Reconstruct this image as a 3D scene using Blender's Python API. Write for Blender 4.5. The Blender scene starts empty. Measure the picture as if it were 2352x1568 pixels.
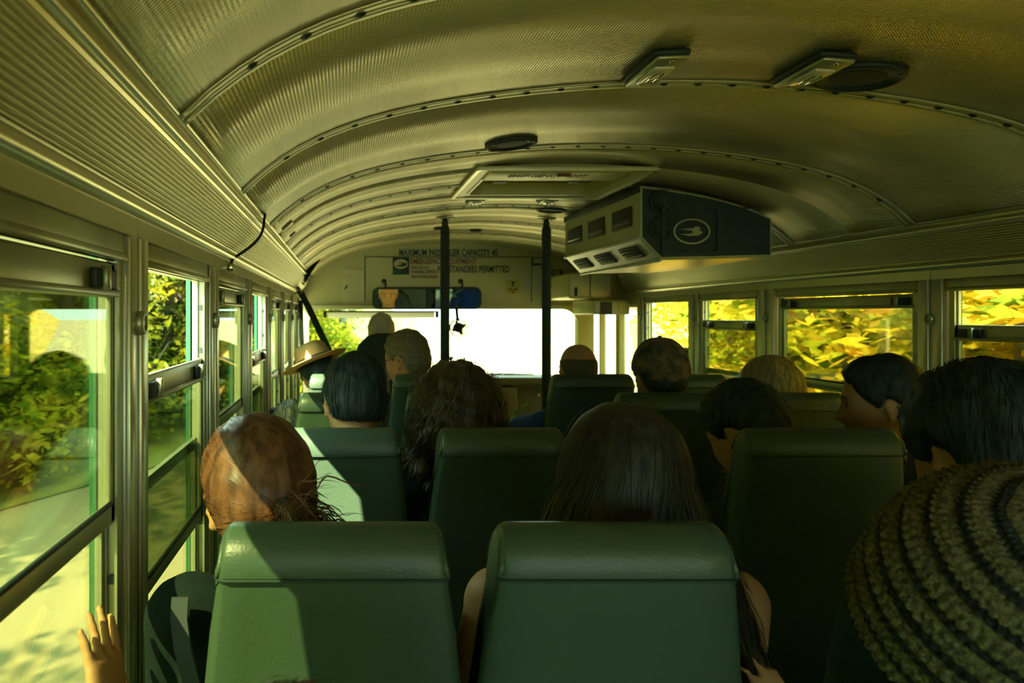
import bpy, bmesh, math, random
import numpy as np
from mathutils import Vector, Matrix, Euler

random.seed(7); np.random.seed(7)
SC = bpy.context.scene
COL = SC.collection
PI = math.pi
EYE = 1.37                      # camera height above the bus floor

# ------------------------------------------------------------------ camera, light, exposure
cam_d = bpy.data.cameras.new('camera'); cam = bpy.data.objects.new('camera', cam_d); COL.objects.link(cam)
cam.location = (0, 0, EYE); cam.rotation_euler = (PI / 2, 0, 0)
cam_d.sensor_fit = 'HORIZONTAL'; cam_d.sensor_width = 36; cam_d.lens = 36 * 1800 / 2352
cam_d.shift_x = (1176 - 792) / 2352; cam_d.shift_y = -(784 - 724) / 2352
cam_d.clip_start = 0.02; cam_d.clip_end = 400
cam_d.dof.use_dof = True; cam_d.dof.focus_distance = 1.5; cam_d.dof.aperture_fstop = 7.0
SC.camera = cam

world = bpy.data.worlds.new('world'); SC.world = world; world.use_nodes = True
wn = world.node_tree.nodes; wl = world.node_tree.links
bg = wn['Background']; bg.inputs['Color'].default_value = (0.68, 1.0, 0.86, 1); bg.inputs['Strength'].default_value = 1.6

sun_d = bpy.data.lights.new('sun', 'SUN'); sun = bpy.data.objects.new('sun', sun_d); COL.objects.link(sun)
SUN_DIR = Vector((1.0, 1.0, -1.2)).normalized()
sun.rotation_euler = SUN_DIR.to_track_quat('-Z', 'Y').to_euler()
sun.location = (-8, -5, 14)
sun_d.energy = 8.0; sun_d.color = (1.0, 0.88, 0.56); sun_d.angle = 0.009

SC.view_settings.view_transform = 'Standard'; SC.view_settings.look = 'None'
SC.view_settings.exposure = 2.3; SC.view_settings.gamma = 1.0; SC.view_settings.use_curve_mapping = False
SC.cycles.use_denoising = True
SC.cycles.max_bounces = 10; SC.cycles.diffuse_bounces = 5; SC.cycles.glossy_bounces = 4
SC.cycles.transparent_max_bounces = 24; SC.cycles.transmission_bounces = 6
SC.cycles.caustics_reflective = False; SC.cycles.caustics_refractive = False
SC.cycles.sample_clamp_indirect = 6.0


def at(u, v, Y):
    """a point of the bus at distance Y, from its bearing in the photograph's frame"""
    return Vector(((u - 792) * Y / 1800, Y, EYE - (v - 724) * Y / 1800))

# ------------------------------------------------------------------ materials
MATS = {}
def mat(name, col, rough=0.6, metal=0.0, var=0.0, vscale=8.0, bump=0.0, bscale=60.0, spec=0.5, stretch=None, sheen=0.0, col2=None, coat=0.0):
    if name in MATS: return MATS[name]
    m = bpy.data.materials.new(name); m.use_nodes = True
    nt = m.node_tree; N = nt.nodes; Lk = nt.links
    b = N['Principled BSDF']
    b.inputs['Base Color'].default_value = (*col, 1); b.inputs['Roughness'].default_value = rough
    b.inputs['Metallic'].default_value = metal; b.inputs['Specular IOR Level'].default_value = spec
    if sheen: b.inputs['Sheen Weight'].default_value = sheen
    if coat: b.inputs['Coat Weight'].default_value = coat; b.inputs['Coat Roughness'].default_value = 0.2
    tc = N.new('ShaderNodeTexCoord'); src = tc.outputs['Object']
    if stretch:
        mp = N.new('ShaderNodeMapping'); mp.inputs['Scale'].default_value = stretch
        Lk.new(src, mp.inputs['Vector']); src = mp.outputs['Vector']
    if var > 0 or col2:
        nz = N.new('ShaderNodeTexNoise'); nz.inputs['Scale'].default_value = vscale; nz.inputs['Detail'].default_value = 5
        Lk.new(src, nz.inputs['Vector'])
        rp = N.new('ShaderNodeValToRGB')
        c2 = col2 if col2 else tuple(min(1, c * (1 + var)) for c in col)
        c1 = col if col2 else tuple(c * (1 - var) for c in col)
        rp.color_ramp.elements[0].position = 0.35; rp.color_ramp.elements[1].position = 0.65
        rp.color_ramp.elements[0].color = (*c1, 1); rp.color_ramp.elements[1].color = (*c2, 1)
        Lk.new(nz.outputs['Fac'], rp.inputs['Fac']); Lk.new(rp.outputs['Color'], b.inputs['Base Color'])
    if bump > 0:
        nb = N.new('ShaderNodeTexNoise'); nb.inputs['Scale'].default_value = bscale; nb.inputs['Detail'].default_value = 4
        Lk.new(src, nb.inputs['Vector'])
        bp = N.new('ShaderNodeBump'); bp.inputs['Strength'].default_value = bump; bp.inputs['Distance'].default_value = 0.01
        Lk.new(nb.outputs['Fac'], bp.inputs['Height']); Lk.new(bp.outputs['Normal'], b.inputs['Normal'])
    MATS[name] = m
    return m

def glass_mat(name, tint, refl=0.5):
    m = bpy.data.materials.new(name); m.use_nodes = True
    nt = m.node_tree; N = nt.nodes; Lk = nt.links
    N.remove(N['Principled BSDF'])
    tr = N.new('ShaderNodeBsdfTransparent'); tr.inputs['Color'].default_value = (*tint, 1)
    gl = N.new('ShaderNodeBsdfGlossy'); gl.inputs['Roughness'].default_value = 0.015
    fr = N.new('ShaderNodeFresnel'); fr.inputs['IOR'].default_value = 1.5
    mu = N.new('ShaderNodeMath'); mu.operation = 'MULTIPLY'; mu.inputs[1].default_value = refl
    mx = N.new('ShaderNodeMixShader')
    Lk.new(fr.outputs[0], mu.inputs[0]); Lk.new(mu.outputs[0], mx.inputs['Fac'])
    Lk.new(tr.outputs[0], mx.inputs[1]); Lk.new(gl.outputs[0], mx.inputs[2])
    Lk.new(mx.outputs[0], N['Material Output'].inputs['Surface'])
    return m

def ceiling_mat():
    m = mat('perforated_panel', (0.66, 0.61, 0.35), 0.24, 0.55, 0.06, 2.2, spec=0.6)
    nt = m.node_tree; N = nt.nodes; Lk = nt.links; b = N['Principled BSDF']
    tc = N.new('ShaderNodeTexCoord'); sx = N.new('ShaderNodeSeparateXYZ'); Lk.new(tc.outputs['Object'], sx.inputs[0])
    outs = []
    for ax in ('X', 'Y'):
        mm = N.new('ShaderNodeMath'); mm.operation = 'MULTIPLY'; mm.inputs[1].default_value = 2 * PI / 0.0065
        Lk.new(sx.outputs[ax], mm.inputs[0])
        s = N.new('ShaderNodeMath'); s.operation = 'SINE'; Lk.new(mm.outputs[0], s.inputs[0]); outs.append(s)
    pr = N.new('ShaderNodeMath'); pr.operation = 'ADD'; Lk.new(outs[0].outputs[0], pr.inputs[0]); Lk.new(outs[1].outputs[0], pr.inputs[1])
    bp = N.new('ShaderNodeBump'); bp.inputs['Strength'].default_value = 0.35; bp.inputs['Distance'].default_value = 0.002
    bp.invert = True
    Lk.new(pr.outputs[0], bp.inputs['Height']); Lk.new(bp.outputs['Normal'], b.inputs['Normal'])
    return m

M_ceil = ceiling_mat()
M_roof = mat('roof_paint', (0.30, 0.33, 0.20), 0.5)
M_rib = mat('rib_metal', (0.66, 0.66, 0.42), 0.28, 0.45, 0.08, 6)
M_rivet = mat('dark_rivet', (0.03, 0.05, 0.04), 0.45, 0.6)
M_alu = mat('satin_aluminium', (0.52, 0.53, 0.34), 0.30, 0.55, 0.06, 3)
M_cove = mat('ribbed_aluminium', (0.66, 0.65, 0.46), 0.30, 0.85)
M_sash = mat('sash_aluminium', (0.34, 0.37, 0.22), 0.36, 0.5, 0.15, 7)
M_black = mat('black_rubber', (0.018, 0.034, 0.030), 0.6)
M_pad = mat('black_foam', (0.022, 0.042, 0.038), 0.75, 0, 0.2, 30)
M_wall = mat('wall_panel_paint', (0.40, 0.42, 0.19), 0.42, 0.1, 0.06, 3)
M_low = mat('lower_wall_paint', (0.32, 0.40, 0.27), 0.5, 0.1, 0.1, 3)
M_front = mat('front_panel_paint', (0.50, 0.49, 0.20), 0.38, 0.1, 0.05, 2)
M_dash = mat('dash_brown', (0.10, 0.10, 0.05), 0.6, 0, 0.15, 8)
M_floor = mat('floor_rubber', (0.08, 0.17, 0.15), 0.7, 0, 0.15, 12)
M_green = mat('green_paint', (0.008, 0.14, 0.045), 0.35, 0, 0.05, 4, coat=0.4)
M_vinyl = mat('green_vinyl', (0.056, 0.104, 0.064), 0.36, 0, 0.10, 5, 0.10, 320, spec=0.5)
M_seam = mat('dark_seam_thread', (0.02, 0.05, 0.035), 0.7)  # dark colour of the stitching and the panel joints
M_frame = mat('seat_frame_steel', (0.04, 0.06, 0.05), 0.5, 0.4)
M_ac = mat('ac_cream_shell', (0.44, 0.47, 0.22), 0.34, 0.0, 0.05, 4)
M_text = mat('dark_lettering', (0.015, 0.05, 0.05), 0.6)
M_textr = mat('maroon_lettering', (0.20, 0.075, 0.05), 0.6)
M_paper = mat('notice_paper', (0.58, 0.56, 0.34), 0.8, 0, 0.04, 20)
M_white = mat('white_plastic', (0.80, 0.80, 0.66), 0.4)
M_yellow = mat('yellow_sticker', (0.55, 0.48, 0.08), 0.6)
M_mirror = mat('mirror_glass', (0.85, 0.87, 0.84), 0.02, 1.0)
M_lens = mat('lamp_lens', (0.72, 0.70, 0.52), 0.15, 0.0, coat=0.6)
M_chrome = mat('chrome', (0.7, 0.7, 0.62), 0.12, 1.0)
M_glass_t = glass_mat('tinted_glass', (0.56, 0.60, 0.44), 0.5)
M_glass_c = glass_mat('clear_glass', (0.93, 0.96, 0.90), 0.5)
M_spk = mat('speaker_mesh', (0.012, 0.028, 0.024), 0.7)

# ------------------------------------------------------------------ mesh helpers
class MB:
    def __init__(s): s.v = []; s.f = []; s.sm = []
    def add(s, vs, fs, smooth=False):
        o = len(s.v); s.v += [tuple(p) for p in vs]; s.f += [tuple(i + o for i in f) for f in fs]; s.sm += [smooth] * len(fs)
        return s
    def box(s, c, d, rot=None, taper=None):
        x, y, z = d[0] / 2, d[1] / 2, d[2] / 2
        vs = [Vector((sx * x, sy * y, sz * z)) for sz in (-1, 1) for sy in (-1, 1) for sx in (-1, 1)]
        if rot is not None: vs = [rot @ p for p in vs]
        vs = [p + Vector(c) for p in vs]
        return s.add(vs, [(0, 2, 3, 1), (4, 5, 7, 6), (0, 1, 5, 4), (2, 6, 7, 3), (0, 4, 6, 2), (1, 3, 7, 5)])
    def rbox(s, c, d, r, seg=3, rot=None, smooth=True):
        bm = bmesh.new(); bmesh.ops.create_cube(bm, size=1)
        for v in bm.verts: v.co = Vector((v.co.x * d[0], v.co.y * d[1], v.co.z * d[2]))
        bmesh.ops.bevel(bm, geom=bm.edges[:], offset=min(r, min(d) * 0.49), segments=seg, affect='EDGES', profile=0.5)
        return s.bm(bm, c, rot, smooth)
    def bm(s, bm, c=(0, 0, 0), rot=None, smooth=False):
        bm.verts.index_update()
        vs = [(rot @ v.co if rot is not None else v.co) + Vector(c) for v in bm.verts]
        fs = [tuple(v.index for v in f.verts) for f in bm.faces]
        bm.free(); return s.add(vs, fs, smooth)
    def tube(s, pts, rad, n=8, caps=True, smooth=True):
        pts = [Vector(p) for p in pts]; k = len(pts)
        if not hasattr(rad, '__len__'): rad = [rad] * k
        vs = []; fs = []
        ref = None
        for i, p in enumerate(pts):
            t = (pts[min(i + 1, k - 1)] - pts[max(i - 1, 0)]).normalized()
            if ref is None:
                ref = Vector((0, 0, 1)) if abs(t.z) < 0.9 else Vector((1, 0, 0))
            a = (ref - t * ref.dot(t)).normalized(); b = t.cross(a); ref = a
            for j in range(n):
                w = 2 * PI * j / n
                vs.append(p + a * math.cos(w) * rad[i] + b * math.sin(w) * rad[i])
        for i in range(k - 1):
            for j in range(n):
                fs.append((i * n + j, i * n + (j + 1) % n, (i + 1) * n + (j + 1) % n, (i + 1) * n + j))
        if caps: fs += [tuple(range(n - 1, -1, -1)), tuple((k - 1) * n + j for j in range(n))]
        return s.add(vs, fs, smooth)
    def lathe(s, prof, n=24, M=None, smooth=True):
        vs = []; fs = []
        for r, z in prof:
            for j in range(n):
                w = 2 * PI * j / n; vs.append(Vector((r * math.cos(w), r * math.sin(w), z)))
        k = len(prof)
        for i in range(k - 1):
            for j in range(n):
                fs.append((i * n + j, i * n + (j + 1) % n, (i + 1) * n + (j + 1) % n, (i + 1) * n + j))
        if prof[0][0] > 1e-6: fs.append(tuple(range(n - 1, -1, -1)))
        if prof[-1][0] > 1e-6: fs.append(tuple((k - 1) * n + j for j in range(n)))
        if M is not None: vs = [M @ v for v in vs]
        return s.add(vs, fs, smooth)
    def prism(s, poly, M, h, smooth=False):
        """poly in local xy, extruded along local z by h, mapped by M"""
        n = len(poly)
        vs = [M @ Vector((p[0], p[1], 0)) for p in poly] + [M @ Vector((p[0], p[1], h)) for p in poly]
        fs = [tuple(range(n - 1, -1, -1)), tuple(range(n, 2 * n))] + [(i, (i + 1) % n, (i + 1) % n + n, i + n) for i in range(n)]
        return s.add(vs, fs, smooth)
    def sheet(s, prof, y0, y1, th, smooth=True):
        """profile of (x,z) points swept along Y, with thickness th along its normals (to the outside)"""
        P = [Vector((x, z)) for x, z in prof]; k = len(P); O = []
        for i in range(k):
            t = (P[min(i + 1, k - 1)] - P[max(i - 1, 0)]).normalized(); O.append(P[i] + Vector((-t.y, t.x)) * th)
        vs = []
        for y in (y0, y1):
            vs += [Vector((p.x, y, p.y)) for p in P] + [Vector((p.x, y, p.y)) for p in O]
        fs = []
        for i in range(k - 1):
            fs.append((i, i + 1, 2 * k + i + 1, 2 * k + i)); fs.append((k + i, 3 * k + i, 3 * k + i + 1, k + i + 1))
            fs.append((i, k + i, k + i + 1, i + 1)); fs.append((2 * k + i, 2 * k + i + 1, 3 * k + i + 1, 3 * k + i))
        fs += [(0, 2 * k, 3 * k, k), (k - 1, 2 * k - 1, 4 * k - 1, 3 * k - 1)]
        return s.add(vs, fs, smooth)
    def build(s, name, m, parent=None, loc=None):
        me = bpy.data.meshes.new(name); me.from_pydata(s.v, [], s.f); me.polygons.foreach_set('use_smooth', s.sm)
        me.update(); me.materials.append(m)
        o = bpy.data.objects.new(name, me); COL.objects.link(o)
        if parent is not None: o.parent = parent
        if loc is not None: o.location = loc
        return o

def fix_normals(o):
    bm = bmesh.new(); bm.from_mesh(o.data); bmesh.ops.recalc_face_normals(bm, faces=bm.faces[:]); bm.to_mesh(o.data); bm.free(); return o

def autosmooth(o, ang=0.7):
    bm = bmesh.new(); bm.from_mesh(o.data)
    bmesh.ops.recalc_face_normals(bm, faces=bm.faces[:])
    for e in bm.edges:
        if len(e.link_faces) == 2 and e.calc_face_angle(0) > ang: e.smooth = False
    for f in bm.faces: f.smooth = True
    bm.to_mesh(o.data); bm.free(); return o

def tag(o, label=None, cat=None, group=None, kind=None):
    if label: o['label'] = label
    if cat: o['category'] = cat
    if group: o['group'] = group
    if kind: o['kind'] = kind
    return o

def empty(name, loc=(0, 0, 0), rz=0.0):
    o = bpy.data.objects.new(name, None); COL.objects.link(o); o.location = loc; o.rotation_euler = (0, 0, rz)
    o.empty_display_size = 0.05
    return o

def share(o, parent, loc, rot=None, scale=None, name=None):
    c = bpy.data.objects.new(name or o.name.split('.')[0], o.data); COL.objects.link(c); c.parent = parent; c.location = loc
    if rot is not None: c.rotation_euler = rot
    if scale is not None: c.scale = scale
    return c

def bevel_mod(o, w=0.003, seg=2):
    b = o.modifiers.new('bevel', 'BEVEL'); b.width = w; b.segments = seg; b.limit_method = 'ANGLE'; return o

def text_mesh(body, width, height, m, parent, name='lettering', loc=(0, 0, 0), rot=(PI / 2, 0, 0), th=0.0008):
    cu = bpy.data.curves.new('t', 'FONT'); cu.body = body; cu.size = 1; cu.extrude = 0.01; cu.offset = 0.022
    cu.align_x = 'CENTER'; cu.align_y = 'CENTER'; cu.resolution_u = 3
    o = bpy.data.objects.new('t', cu); COL.objects.link(o)
    me = bpy.data.meshes.new_from_object(o.evaluated_get(bpy.context.evaluated_depsgraph_get()))
    bpy.data.objects.remove(o); bpy.data.curves.remove(cu)
    n = len(me.vertices); co = np.empty(n * 3); me.vertices.foreach_get('co', co); co = co.reshape(-1, 3)
    lo = co.min(0); hi = co.max(0); co -= (lo + hi) / 2
    co *= np.array([width / (hi[0] - lo[0]), height / (hi[1] - lo[1]), th / (hi[2] - lo[2])])
    me.vertices.foreach_set('co', co.ravel()); me.update(); me.materials.clear(); me.materials.append(m); me.name = name
    q = bpy.data.objects.new(name, me); COL.objects.link(q); q.parent = parent; q.location = loc; q.rotation_euler = rot
    return q

# ================================================================== the bus shell
XC = 0.816                      # centre line of the bus
XL, XR = -0.325, 1.957          # inner faces of the side walls
YB, YF = -2.6, 6.15             # back wall, front wall
ZH = EYE + 0.12                 # underside of the header over the windows
ZS = EYE - 0.66                 # window sill
def mx(x): return 2 * XC - x

# ceiling profile: half width from the centre, drop from the crown
CR = EYE + 0.564
prof_half = [(0, 0), (.18, .005), (.34, .017), (.51, .038), (.62, .057), (.704, .076), (.8075, .106), (.88, .134), (.933, .162), (.98, .193), (1.02, .226), (1.063, .262)]
def ceil_z(x):
    d = abs(x - XC)
    return CR - float(np.interp(d, [p[0] for p in prof_half], [p[1] for p in prof_half]))
# smooth profile
ds = np.linspace(0, 1.063, 25)
cf = np.polyfit([p[0] for p in prof_half] + [-p[0] for p in prof_half], [p[1] for p in prof_half] * 2, 8)
PROF = [(XC - d, CR - float(np.polyval(cf, d))) for d in ds[::-1]] + [(XC + d, CR - float(np.polyval(cf, d))) for d in ds[1:]]
def cz(x):
    return CR - float(np.polyval(cf, min(abs(x - XC), 1.063)))

HX0, HX1, HY0, HY1 = .515, 1.13, 2.905, 3.565
def cut_prof(x0, x1):
    pts = [p for p in PROF if x0 < p[0] < x1]
    if x0 > -5: pts = [(x0, cz(x0))] + pts
    if x1 < 5: pts = pts + [(x1, cz(x1))]
    return pts
ribs = [1.2 + 0.7 * k for k in range(-5, 8)]
roof = MB()
outer = [(x + (x - XC) * 0.05, z + 0.06) for x, z in PROF]
outer = [(XL - 0.060, ZH + 0.04)] + outer + [(XR + 0.060, ZH + 0.04)]
roof.sheet(outer, YB - 0.1, YF + 0.25, 0.02)
ceiling = roof.build('ceiling', M_roof)
tag(ceiling, 'curved perforated metal bus ceiling with riveted cross ribs', kind='structure', cat='ceiling')
edges = [YB] + ribs + [YF]
edges = [e for e in edges if YB <= e <= YF]
edges = sorted(set(edges))
for a, b in zip(edges[:-1], edges[1:]):
    if b - a < 0.02: continue
    pm_ = MB(); cuts = [a + 0.004, b - 0.004]
    if b > HY0 and a < HY1:                       # leave the roof hatch open
        for y0, y1 in ((a + 0.004, max(a + 0.004, HY0)), (min(b - 0.004, HY1), b - 0.004)):
            if y1 - y0 > 0.002: pm_.sheet(PROF, y0, y1, 0.004)
        y0, y1 = max(a + 0.004, HY0), min(b - 0.004, HY1)
        pm_.sheet(cut_prof(-9, HX0), y0, y1, 0.004); pm_.sheet(cut_prof(HX1, 9), y0, y1, 0.004)
    else: pm_.sheet(PROF, a + 0.004, b - 0.004, 0.004)
    fix_normals(pm_.build('panel', M_ceil, ceiling))
riv = MB().lathe([(0.0, 0.006), (0.006, 0.0052), (0.0092, 0.002), (0.0096, -0.001)], 8)
riv_o = None
for y in ribs:
    if y > YF - 0.1: continue
    mb = MB()
    inner = [(x, z - 0.001) for x, z in PROF]
    for PR in ([PROF] if not HY0 < y < HY1 else [cut_prof(-9, HX0), cut_prof(HX1, 9)]):
        for s_ in (-1, 1):
            mb.sheet([(x, z - 0.004) for x, z in PR], y + s_ * 0.016 - 0.0085, y + s_ * 0.016 + 0.0085, 0.004)
        mb.sheet([(x, z - 0.0012) for x, z in PR], y - 0.008, y + 0.008, 0.002)
    fix_normals(mb.build('rib', M_rib, ceiling))
    if y < 0.9: continue
    n = 24
    for i in range(n):
        x = XC - 1.0 + 2.0 * (i + 0.5) / n
        if HY0 < y < HY1 and HX0 < x < HX1: continue
        z = cz(x) - 0.0015
        sl = math.atan2(cz(x + 0.01) - cz(x - 0.01), 0.02)
        if riv_o is None:
            riv_o = riv.build('rivet', M_rivet, ceiling, (x, y, z)); riv_o.rotation_euler = (PI, -sl, 0); r0 = riv_o
        else:
            share(riv_o, ceiling, (x, y, z), (PI, -sl, 0))

# floor
fl = MB().box(((XL + XR) / 2, (YB + YF) / 2, -0.03), (XR - XL + 0.16, YF - YB + 0.2, 0.06)).build('floor', M_floor)
tag(fl, 'dark ribbed rubber floor of the bus', 'floor', kind='structure')

# coves: ribbed aluminium panel from the header up to the ceiling trim
def cove(side):
    pts = []
    # profile from wall up: lower tube bead, ribbed slope, upper smooth bead, ceiling channel
    A = Vector((-0.322, EYE + 0.168)); B = Vector((-0.256, EYE + 0.282))
    nrm = Vector(((B - A).y, -(B - A).x)).normalized()       # to the inside
    pts += [Vector((-0.325, EYE + 0.150)), Vector((-0.314, EYE + 0.150)), Vector((-0.306, EYE + 0.157)), Vector((-0.304, EYE + 0.166)), Vector((-0.308, EYE + 0.175)), Vector((-0.316, EYE + 0.178))]
    n = 13
    for i in range(n * 8 + 1):
        t = i / (n * 8)
        p = A.lerp(B, 0.12 + 0.72 * t) + nrm * (0.012 * math.sin(PI * t) + 0.0046 * abs(math.sin(PI * n * t)))
        pts.append(p)
    C = A.lerp(B, 0.88)
    for k in range(7):
        w = PI * k / 6
        pts.append(C + (B - A).normalized() * (0.010 * (1 - math.cos(w))) + nrm * (0.010 * math.sin(w)))
    pts += [Vector((-0.262, EYE + 0.288)), Vector((-0.262, EYE + 0.296)), Vector((-0.250, EYE + 0.296)), Vector((-0.246, EYE + 0.301)), Vector((-0.246, EYE + 0.309)), Vector((-0.253, EYE + 0.311))]
    if side > 0: pts = [Vector((mx(p.x), p.y)) for p in pts]
    mb = MB(); mb.sheet([(p.x, p.y) for p in pts], YB, YF - 0.55 if side < 0 else YF - 0.75, 0.003 * -side)
    o = autosmooth(mb.build('trim_1' if side < 0 else 'trim_2', M_cove), 0.9)
    # closing piece at the front end
    e = MB()
    ring = [(p.x, p.y) for p in pts[::8]] + [(XL - 0.02 if side < 0 else XR + 0.02, EYE + 0.30), (XL - 0.02 if side < 0 else XR + 0.02, EYE + 0.15)]
    Mx = Matrix.Translation((0, (YF - 0.55 if side < 0 else YF - 0.75), 0)) @ Matrix.Rotation(PI / 2, 4, 'X')
    e.prism(ring, Mx, -0.006)
    fix_normals(e.build('end_cap', M_cove, o))
    return o
tag(cove(-1), 'ribbed aluminium cove running above the left windows', 'trim', kind='structure')
tag(cove(1), 'ribbed aluminium cove running above the right windows', 'trim', kind='structure')

# ---------------------------------------------------------------- side walls
def side_wall(side, pillars, name, label, YF):
    """pillars: list of (y_near, y_far)"""
    X = XL if side < 0 else XR
    o_ = side                                   # outward direction in x
    w = MB()
    # lower wall
    w.box((X + o_ * 0.022, (YB + YF) / 2, ZS / 2 - 0.01), (0.044, YF - YB, ZS + 0.02))
    wall = w.build(name, M_low)
    tag(wall, label, 'wall', kind='structure')
    # outer green skin below the windows and header outside
    MB().box((X + o_ * 0.050, (YB + YF) / 2, ZS / 2 - 0.3), (0.010, YF - YB, ZS + 0.55)).build('outer_skin', M_green, wall)
    MB().box((X + o_ * 0.050, (YB + YF) / 2, ZH + 0.02), (0.010, YF - YB, 0.06)).build('outer_header', M_green, wall)
    MB().box((X + o_ * 0.024, (YB + YF) / 2, ZH + 0.10), (0.036, YF - YB, 0.22)).build('header_core', M_sash, wall)
    MB().rbox((X - o_ * 0.004, (YB + YF) / 2, ZS + 0.006), (0.03, YF - YB, 0.02), 0.006).build('sill', M_alu, wall)
    prev = YB
    for (a, b) in pillars:
        c = (a + b) / 2; wd = b - a
        # header boards with a seam over each pillar
        MB().box((X - o_ * 0.002, (prev + c) / 2, ZH + 0.016), (0.010, c - prev - 0.003, 0.034)).build('header_board', M_alu, wall)
        hb = MB(); hb.box((X - o_ * 0.0005, (prev + c) / 2, ZH + 0.046), (0.008, c - prev - 0.003, 0.02)); hb.build('header_board', M_alu, wall)
        prev = c
        p = MB()
        hgt = ZH - 0.001 - ZS
        zc = (ZH + ZS) / 2
        p.rbox((X + o_ * 0.018, c, zc), (0.045, wd * 0.62, hgt), 0.004, 2)
        p.rbox((X - o_ * 0.002, c - wd * 0.17, zc), (0.012, wd * 0.28, hgt), 0.003, 2)
        p.rbox((X - o_ * 0.006, c + wd * 0.17, zc), (0.014, wd * 0.28, hgt), 0.003, 2)
        po = p.build('pillar', M_alu, wall)
        # round latch button on the seam
        Mr = Matrix.Translation((X - o_ * 0.008, c, EYE - 0.012)) @ Matrix.Rotation(-o_ * PI / 2, 4, 'Y')
        k = MB().lathe([(0.016, -0.006), (0.019, 0.004), (0.017, 0.010), (0.012, 0.011), (0.0105, 0.008), (0.0, 0.009)], 20, Mr)
        ko = k.build('latch_button', M_sash, po)
        for s_ in (-1, 1):
            g = MB(); g.box((X + o_ * 0.045, c + s_ * (wd * 0.33), zc), (0.010, 0.022, hgt)); g.build('outer_flange', M_green, po)
    MB().box((X - o_ * 0.002, (prev + YF) / 2, ZH + 0.016), (0.010, YF - prev - 0.003, 0.034)).build('header_board', M_alu, wall)
    return wall

LP = [(c - 0.0675, c + 0.0675) for c in [1.205 + 0.7 * k for k in range(-5, 7)]]
RP = [(-1.98, -1.84), (-1.0, -0.86), (-0.05, 0.09), (0.80, 0.94), (1.66, 1.80), (2.53, 2.69), (3.53, 3.73), (4.30, 4.46), (5.10, 5.24)]
wl_ = side_wall(-1, LP, 'wall_left', 'left bus wall with aluminium pillars between the windows', YF)
wr_ = side_wall(1, RP, 'wall_right', 'right bus wall with aluminium pillars between the windows', 5.26)

# windows: fixed frame, lower pane, sliding upper sash
ZM = EYE - 0.285               # height where the two sashes meet when shut
ZT = EYE + 0.078               # top of the opening
wcount = [0]
def window(side, y0, y1, drop, label, dark=True):
    wcount[0] += 1
    X = XL if side < 0 else XR
    o_ = side
    L = y1 - y0; yc = (y0 + y1) / 2
    xf = X + o_ * 0.016
    f = MB()
    f.rbox((xf, yc, (ZT + ZH) / 2), (0.036, L, ZH - ZT), 0.004, 2)                     # head
    f.rbox((xf - o_ * 0.014, yc, ZT + 0.006), (0.02, L, 0.012), 0.002, 1)
    f.rbox((xf, yc, ZS + 0.02), (0.036, L, 0.03), 0.004, 2)                            # sill
    for s_, ye in ((1, y0), (-1, y1)):                                               # side channels
        f.box((xf + o_ * 0.002, ye + s_ * 0.006, (ZT + ZS) / 2), (0.030, 0.012, ZT - ZS))
        f.box((xf - o_ * 0.012, ye + s_ * 0.012, (ZT + ZS) / 2), (0.004, 0.024, ZT - ZS))
        f.box((xf + o_ * 0.004, ye + s_ * 0.010, (ZT + ZS) / 2), (0.003, 0.020, ZT - ZS))
    w = f.build('window_%d' % wcount[0], M_sash)
    tag(w, label, 'window', kind='structure')
    # track stops along the channel
    st = None
    for s_, ye in ((1, y0), (-1, y1)):
        for k in range(6):
            z = ZT - 0.06 - k * 0.1
            if st is None: st = MB().box((0, 0, 0), (0.008, 0.006, 0.012)).build('stop', M_black, w, (xf - o_ * 0.004, ye + s_ * 0.0165, z))
            else: share(st, w, (xf - o_ * 0.004, ye + s_ * 0.0165, z))
    # lower fixed pane in an outer plane
    xo = xf + o_ * 0.011
    fr = MB()
    fr.box((xo, yc, ZM - 0.012), (0.010, L - 0.03, 0.024))
    fr.box((xo, yc, ZS + 0.045), (0.010, L - 0.03, 0.022))
    for s_, ye in ((1, y0), (-1, y1)): fr.box((xo, ye + s_ * 0.024, (ZM + ZS) / 2), (0.010, 0.016, ZM - ZS))
    lo = fr.build('lower_frame', M_sash, w)
    MB().box((xo, yc, (ZM + ZS) / 2 + 0.01), (0.003, L - 0.05, ZM - ZS - 0.05)).build('pane', M_glass_t, lo)
    # upper sash, slides down on the inside
    xi = xf - o_ * 0.004
    zt = ZT - 0.002 - drop; zb = ZM - 0.012 - drop
    s = MB()
    s.rbox((xi, yc, zt - 0.026), (0.010, L - 0.03, 0.050), 0.003, 2)
    s.rbox((xi - o_ * 0.006, yc, zt - 0.045), (0.014, L - 0.034, 0.010), 0.002, 1)
    s.rbox((xi, yc, zb + 0.014), (0.010, L - 0.03, 0.030), 0.003, 2)
    for s_, ye in ((1, y0), (-1, y1)): s.rbox((xi, ye + s_ * 0.026, (zt + zb) / 2), (0.010, 0.020, zt - zb), 0.003, 2)
    so = s.build('upper_sash', M_sash, w)
    MB().box((xi, yc, (zt + zb) / 2 - 0.01), (0.004, L - 0.07, zt - zb - 0.07)).build('pane', M_glass_t, so)
    g = MB(); g.tube([(xi - o_ * 0.006, y0 + 0.04, zb + 0.031), (xi - o_ * 0.006, y1 - 0.04, zb + 0.031)], 0.004, 6); g.build('felt_strip', M_black, so)
    for ye, s_ in ((y0, 1), (y1, -1)):
        l = MB(); yy = ye + s_ * 0.085
        l.rbox((xi - o_ * 0.010, yy, zt - 0.026), (0.010, 0.09, 0.026), 0.002, 1)
        lt = l.build('latch', M_black, so)
        MB().rbox((xi - o_ * 0.016, yy + s_ * 0.012, zt - 0.026), (0.012, 0.016, 0.032), 0.002, 1).build('latch_tab', M_sash, lt)
    return w

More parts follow.
